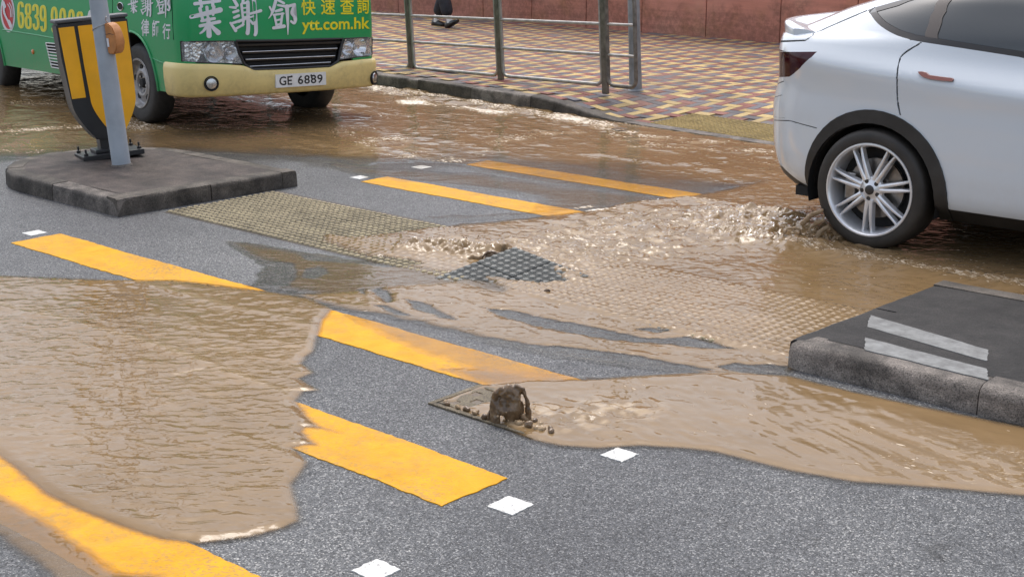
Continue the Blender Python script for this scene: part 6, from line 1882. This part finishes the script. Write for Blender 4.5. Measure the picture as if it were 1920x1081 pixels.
def shoe(ank, pitch, nm):
    e = empty('shoe_pivot', (0, 0, 0))
    bpy.data.objects.remove(e)
    secs = [(-0.10, 0.034, 0.06, 0.0), (-0.08, 0.044, 0.095, 0.0), (-0.02, 0.047, 0.105, 0.0), (0.03, 0.050, 0.08, 0.0), (0.10, 0.058, 0.062, 0.0), (0.16, 0.052, 0.048, 0.004), (0.20, 0.032, 0.032, 0.010)]
    v = []; f = []; n = 12
    for x, w_, h, b in secs:
        for k in range(n):
            t = 2*math.pi*k/n; yy = w_*math.cos(t); zz = math.sin(t)
            z = b+(h*max(0, zz)**0.8+0.012 if zz >= 0 else 0.012*(1+zz))
            v.append((x, yy, z))
    for i in range(len(secs)-1):
        for k in range(n): f.append((i*n+k, i*n+(k+1) % n, (i+1)*n+(k+1) % n, (i+1)*n+k))
    f.append(tuple(range(n))[::-1]); f.append(tuple((len(secs)-1)*n+k for k in range(n)))
    o = pyd('shoe', v, f, M['shoe'], ps, True); o.location = (ank[0]+0.02, ank[1], ank[2]); o.rotation_euler = (0, pitch, 0); return o
shoe((-0.19, 0.09, 0.0), 0.0, 'l'); shoe((0.35, -0.09, 0.022), R_(-24), 'r')
tube('sock', [(-0.17, 0.09, 0.06), (-0.165, 0.09, 0.17)], 0.048, M['sock'], ps, 12); tube('sock', [(0.355, -0.09, 0.085), (0.34, -0.09, 0.19)], 0.048, M['sock'], ps, 12)
# hands: palm with five separate curled fingers
for sgn, w_ in ((1, Vector((0.27, 0.22, 0.86))), (-1, Vector((0.0, -0.23, 0.86)))):
    hv_ = [(0, 0, 0.03), (0.005, 0, -0.03), (0.01, 0, -0.07)]; he = [(0, 1), (1, 2)]; hr = [(0.02, 0.028), (0.018, 0.036), (0.014, 0.036)]
    for q, (dx, ln) in enumerate([(-0.028, 0.062), (-0.010, 0.075), (0.009, 0.072), (0.026, 0.055)]):
        i = len(hv_); hv_ += [(dx, 0, -0.085), (dx, -sgn*0.008, -0.085-ln*0.5), (dx, -sgn*0.024, -0.085-ln*0.85)]; he += [(2, i), (i, i+1), (i+1, i+2)]; hr += [0.0095, 0.0085, 0.0065]
    i = len(hv_); hv_ += [(0.036, -sgn*0.006, -0.035), (0.050, -sgn*0.012, -0.068), (0.050, -sgn*0.020, -0.092)]; he += [(1, i), (i, i+1), (i+1, i+2)]; hr += [0.011, 0.0095, 0.0075]
    o = skin_body('hand', hv_, he, hr, M['skin'], bodyo, 0, 1); o.location = w_
# face: eyes, nose, ears, mouth
for sy in (-1, 1):
    bm = bmesh.new(); bmesh.ops.create_uvsphere(bm, u_segments=10, v_segments=8, radius=0.012); bmo('eye', bm, M['sock'], bodyo, True, loc=(0.175, sy*0.032, 1.635))
    bm = bmesh.new(); bmesh.ops.create_uvsphere(bm, u_segments=8, v_segments=6, radius=0.006); bmo('iris', bm, M['hair'], bodyo, True, loc=(0.184, sy*0.032, 1.635))
    bm = bmesh.new(); bmesh.ops.create_uvsphere(bm, u_segments=10, v_segments=8, radius=0.03); bmesh.ops.scale(bm, vec=(0.6, 0.3, 1), verts=bm.verts); bmo('ear', bm, M['skin'], bodyo, True, loc=(0.09, sy*0.088, 1.62))
tube('nose', [(0.182, 0, 1.645), (0.198, 0, 1.615), (0.195, 0, 1.60)], [0.008, 0.014, 0.012], M['skin'], bodyo, 10)
tube('mouth', [(0.168, -0.022, 1.572), (0.178, 0, 1.572), (0.168, 0.022, 1.572)], 0.006, M['letter_red'], bodyo, 8)
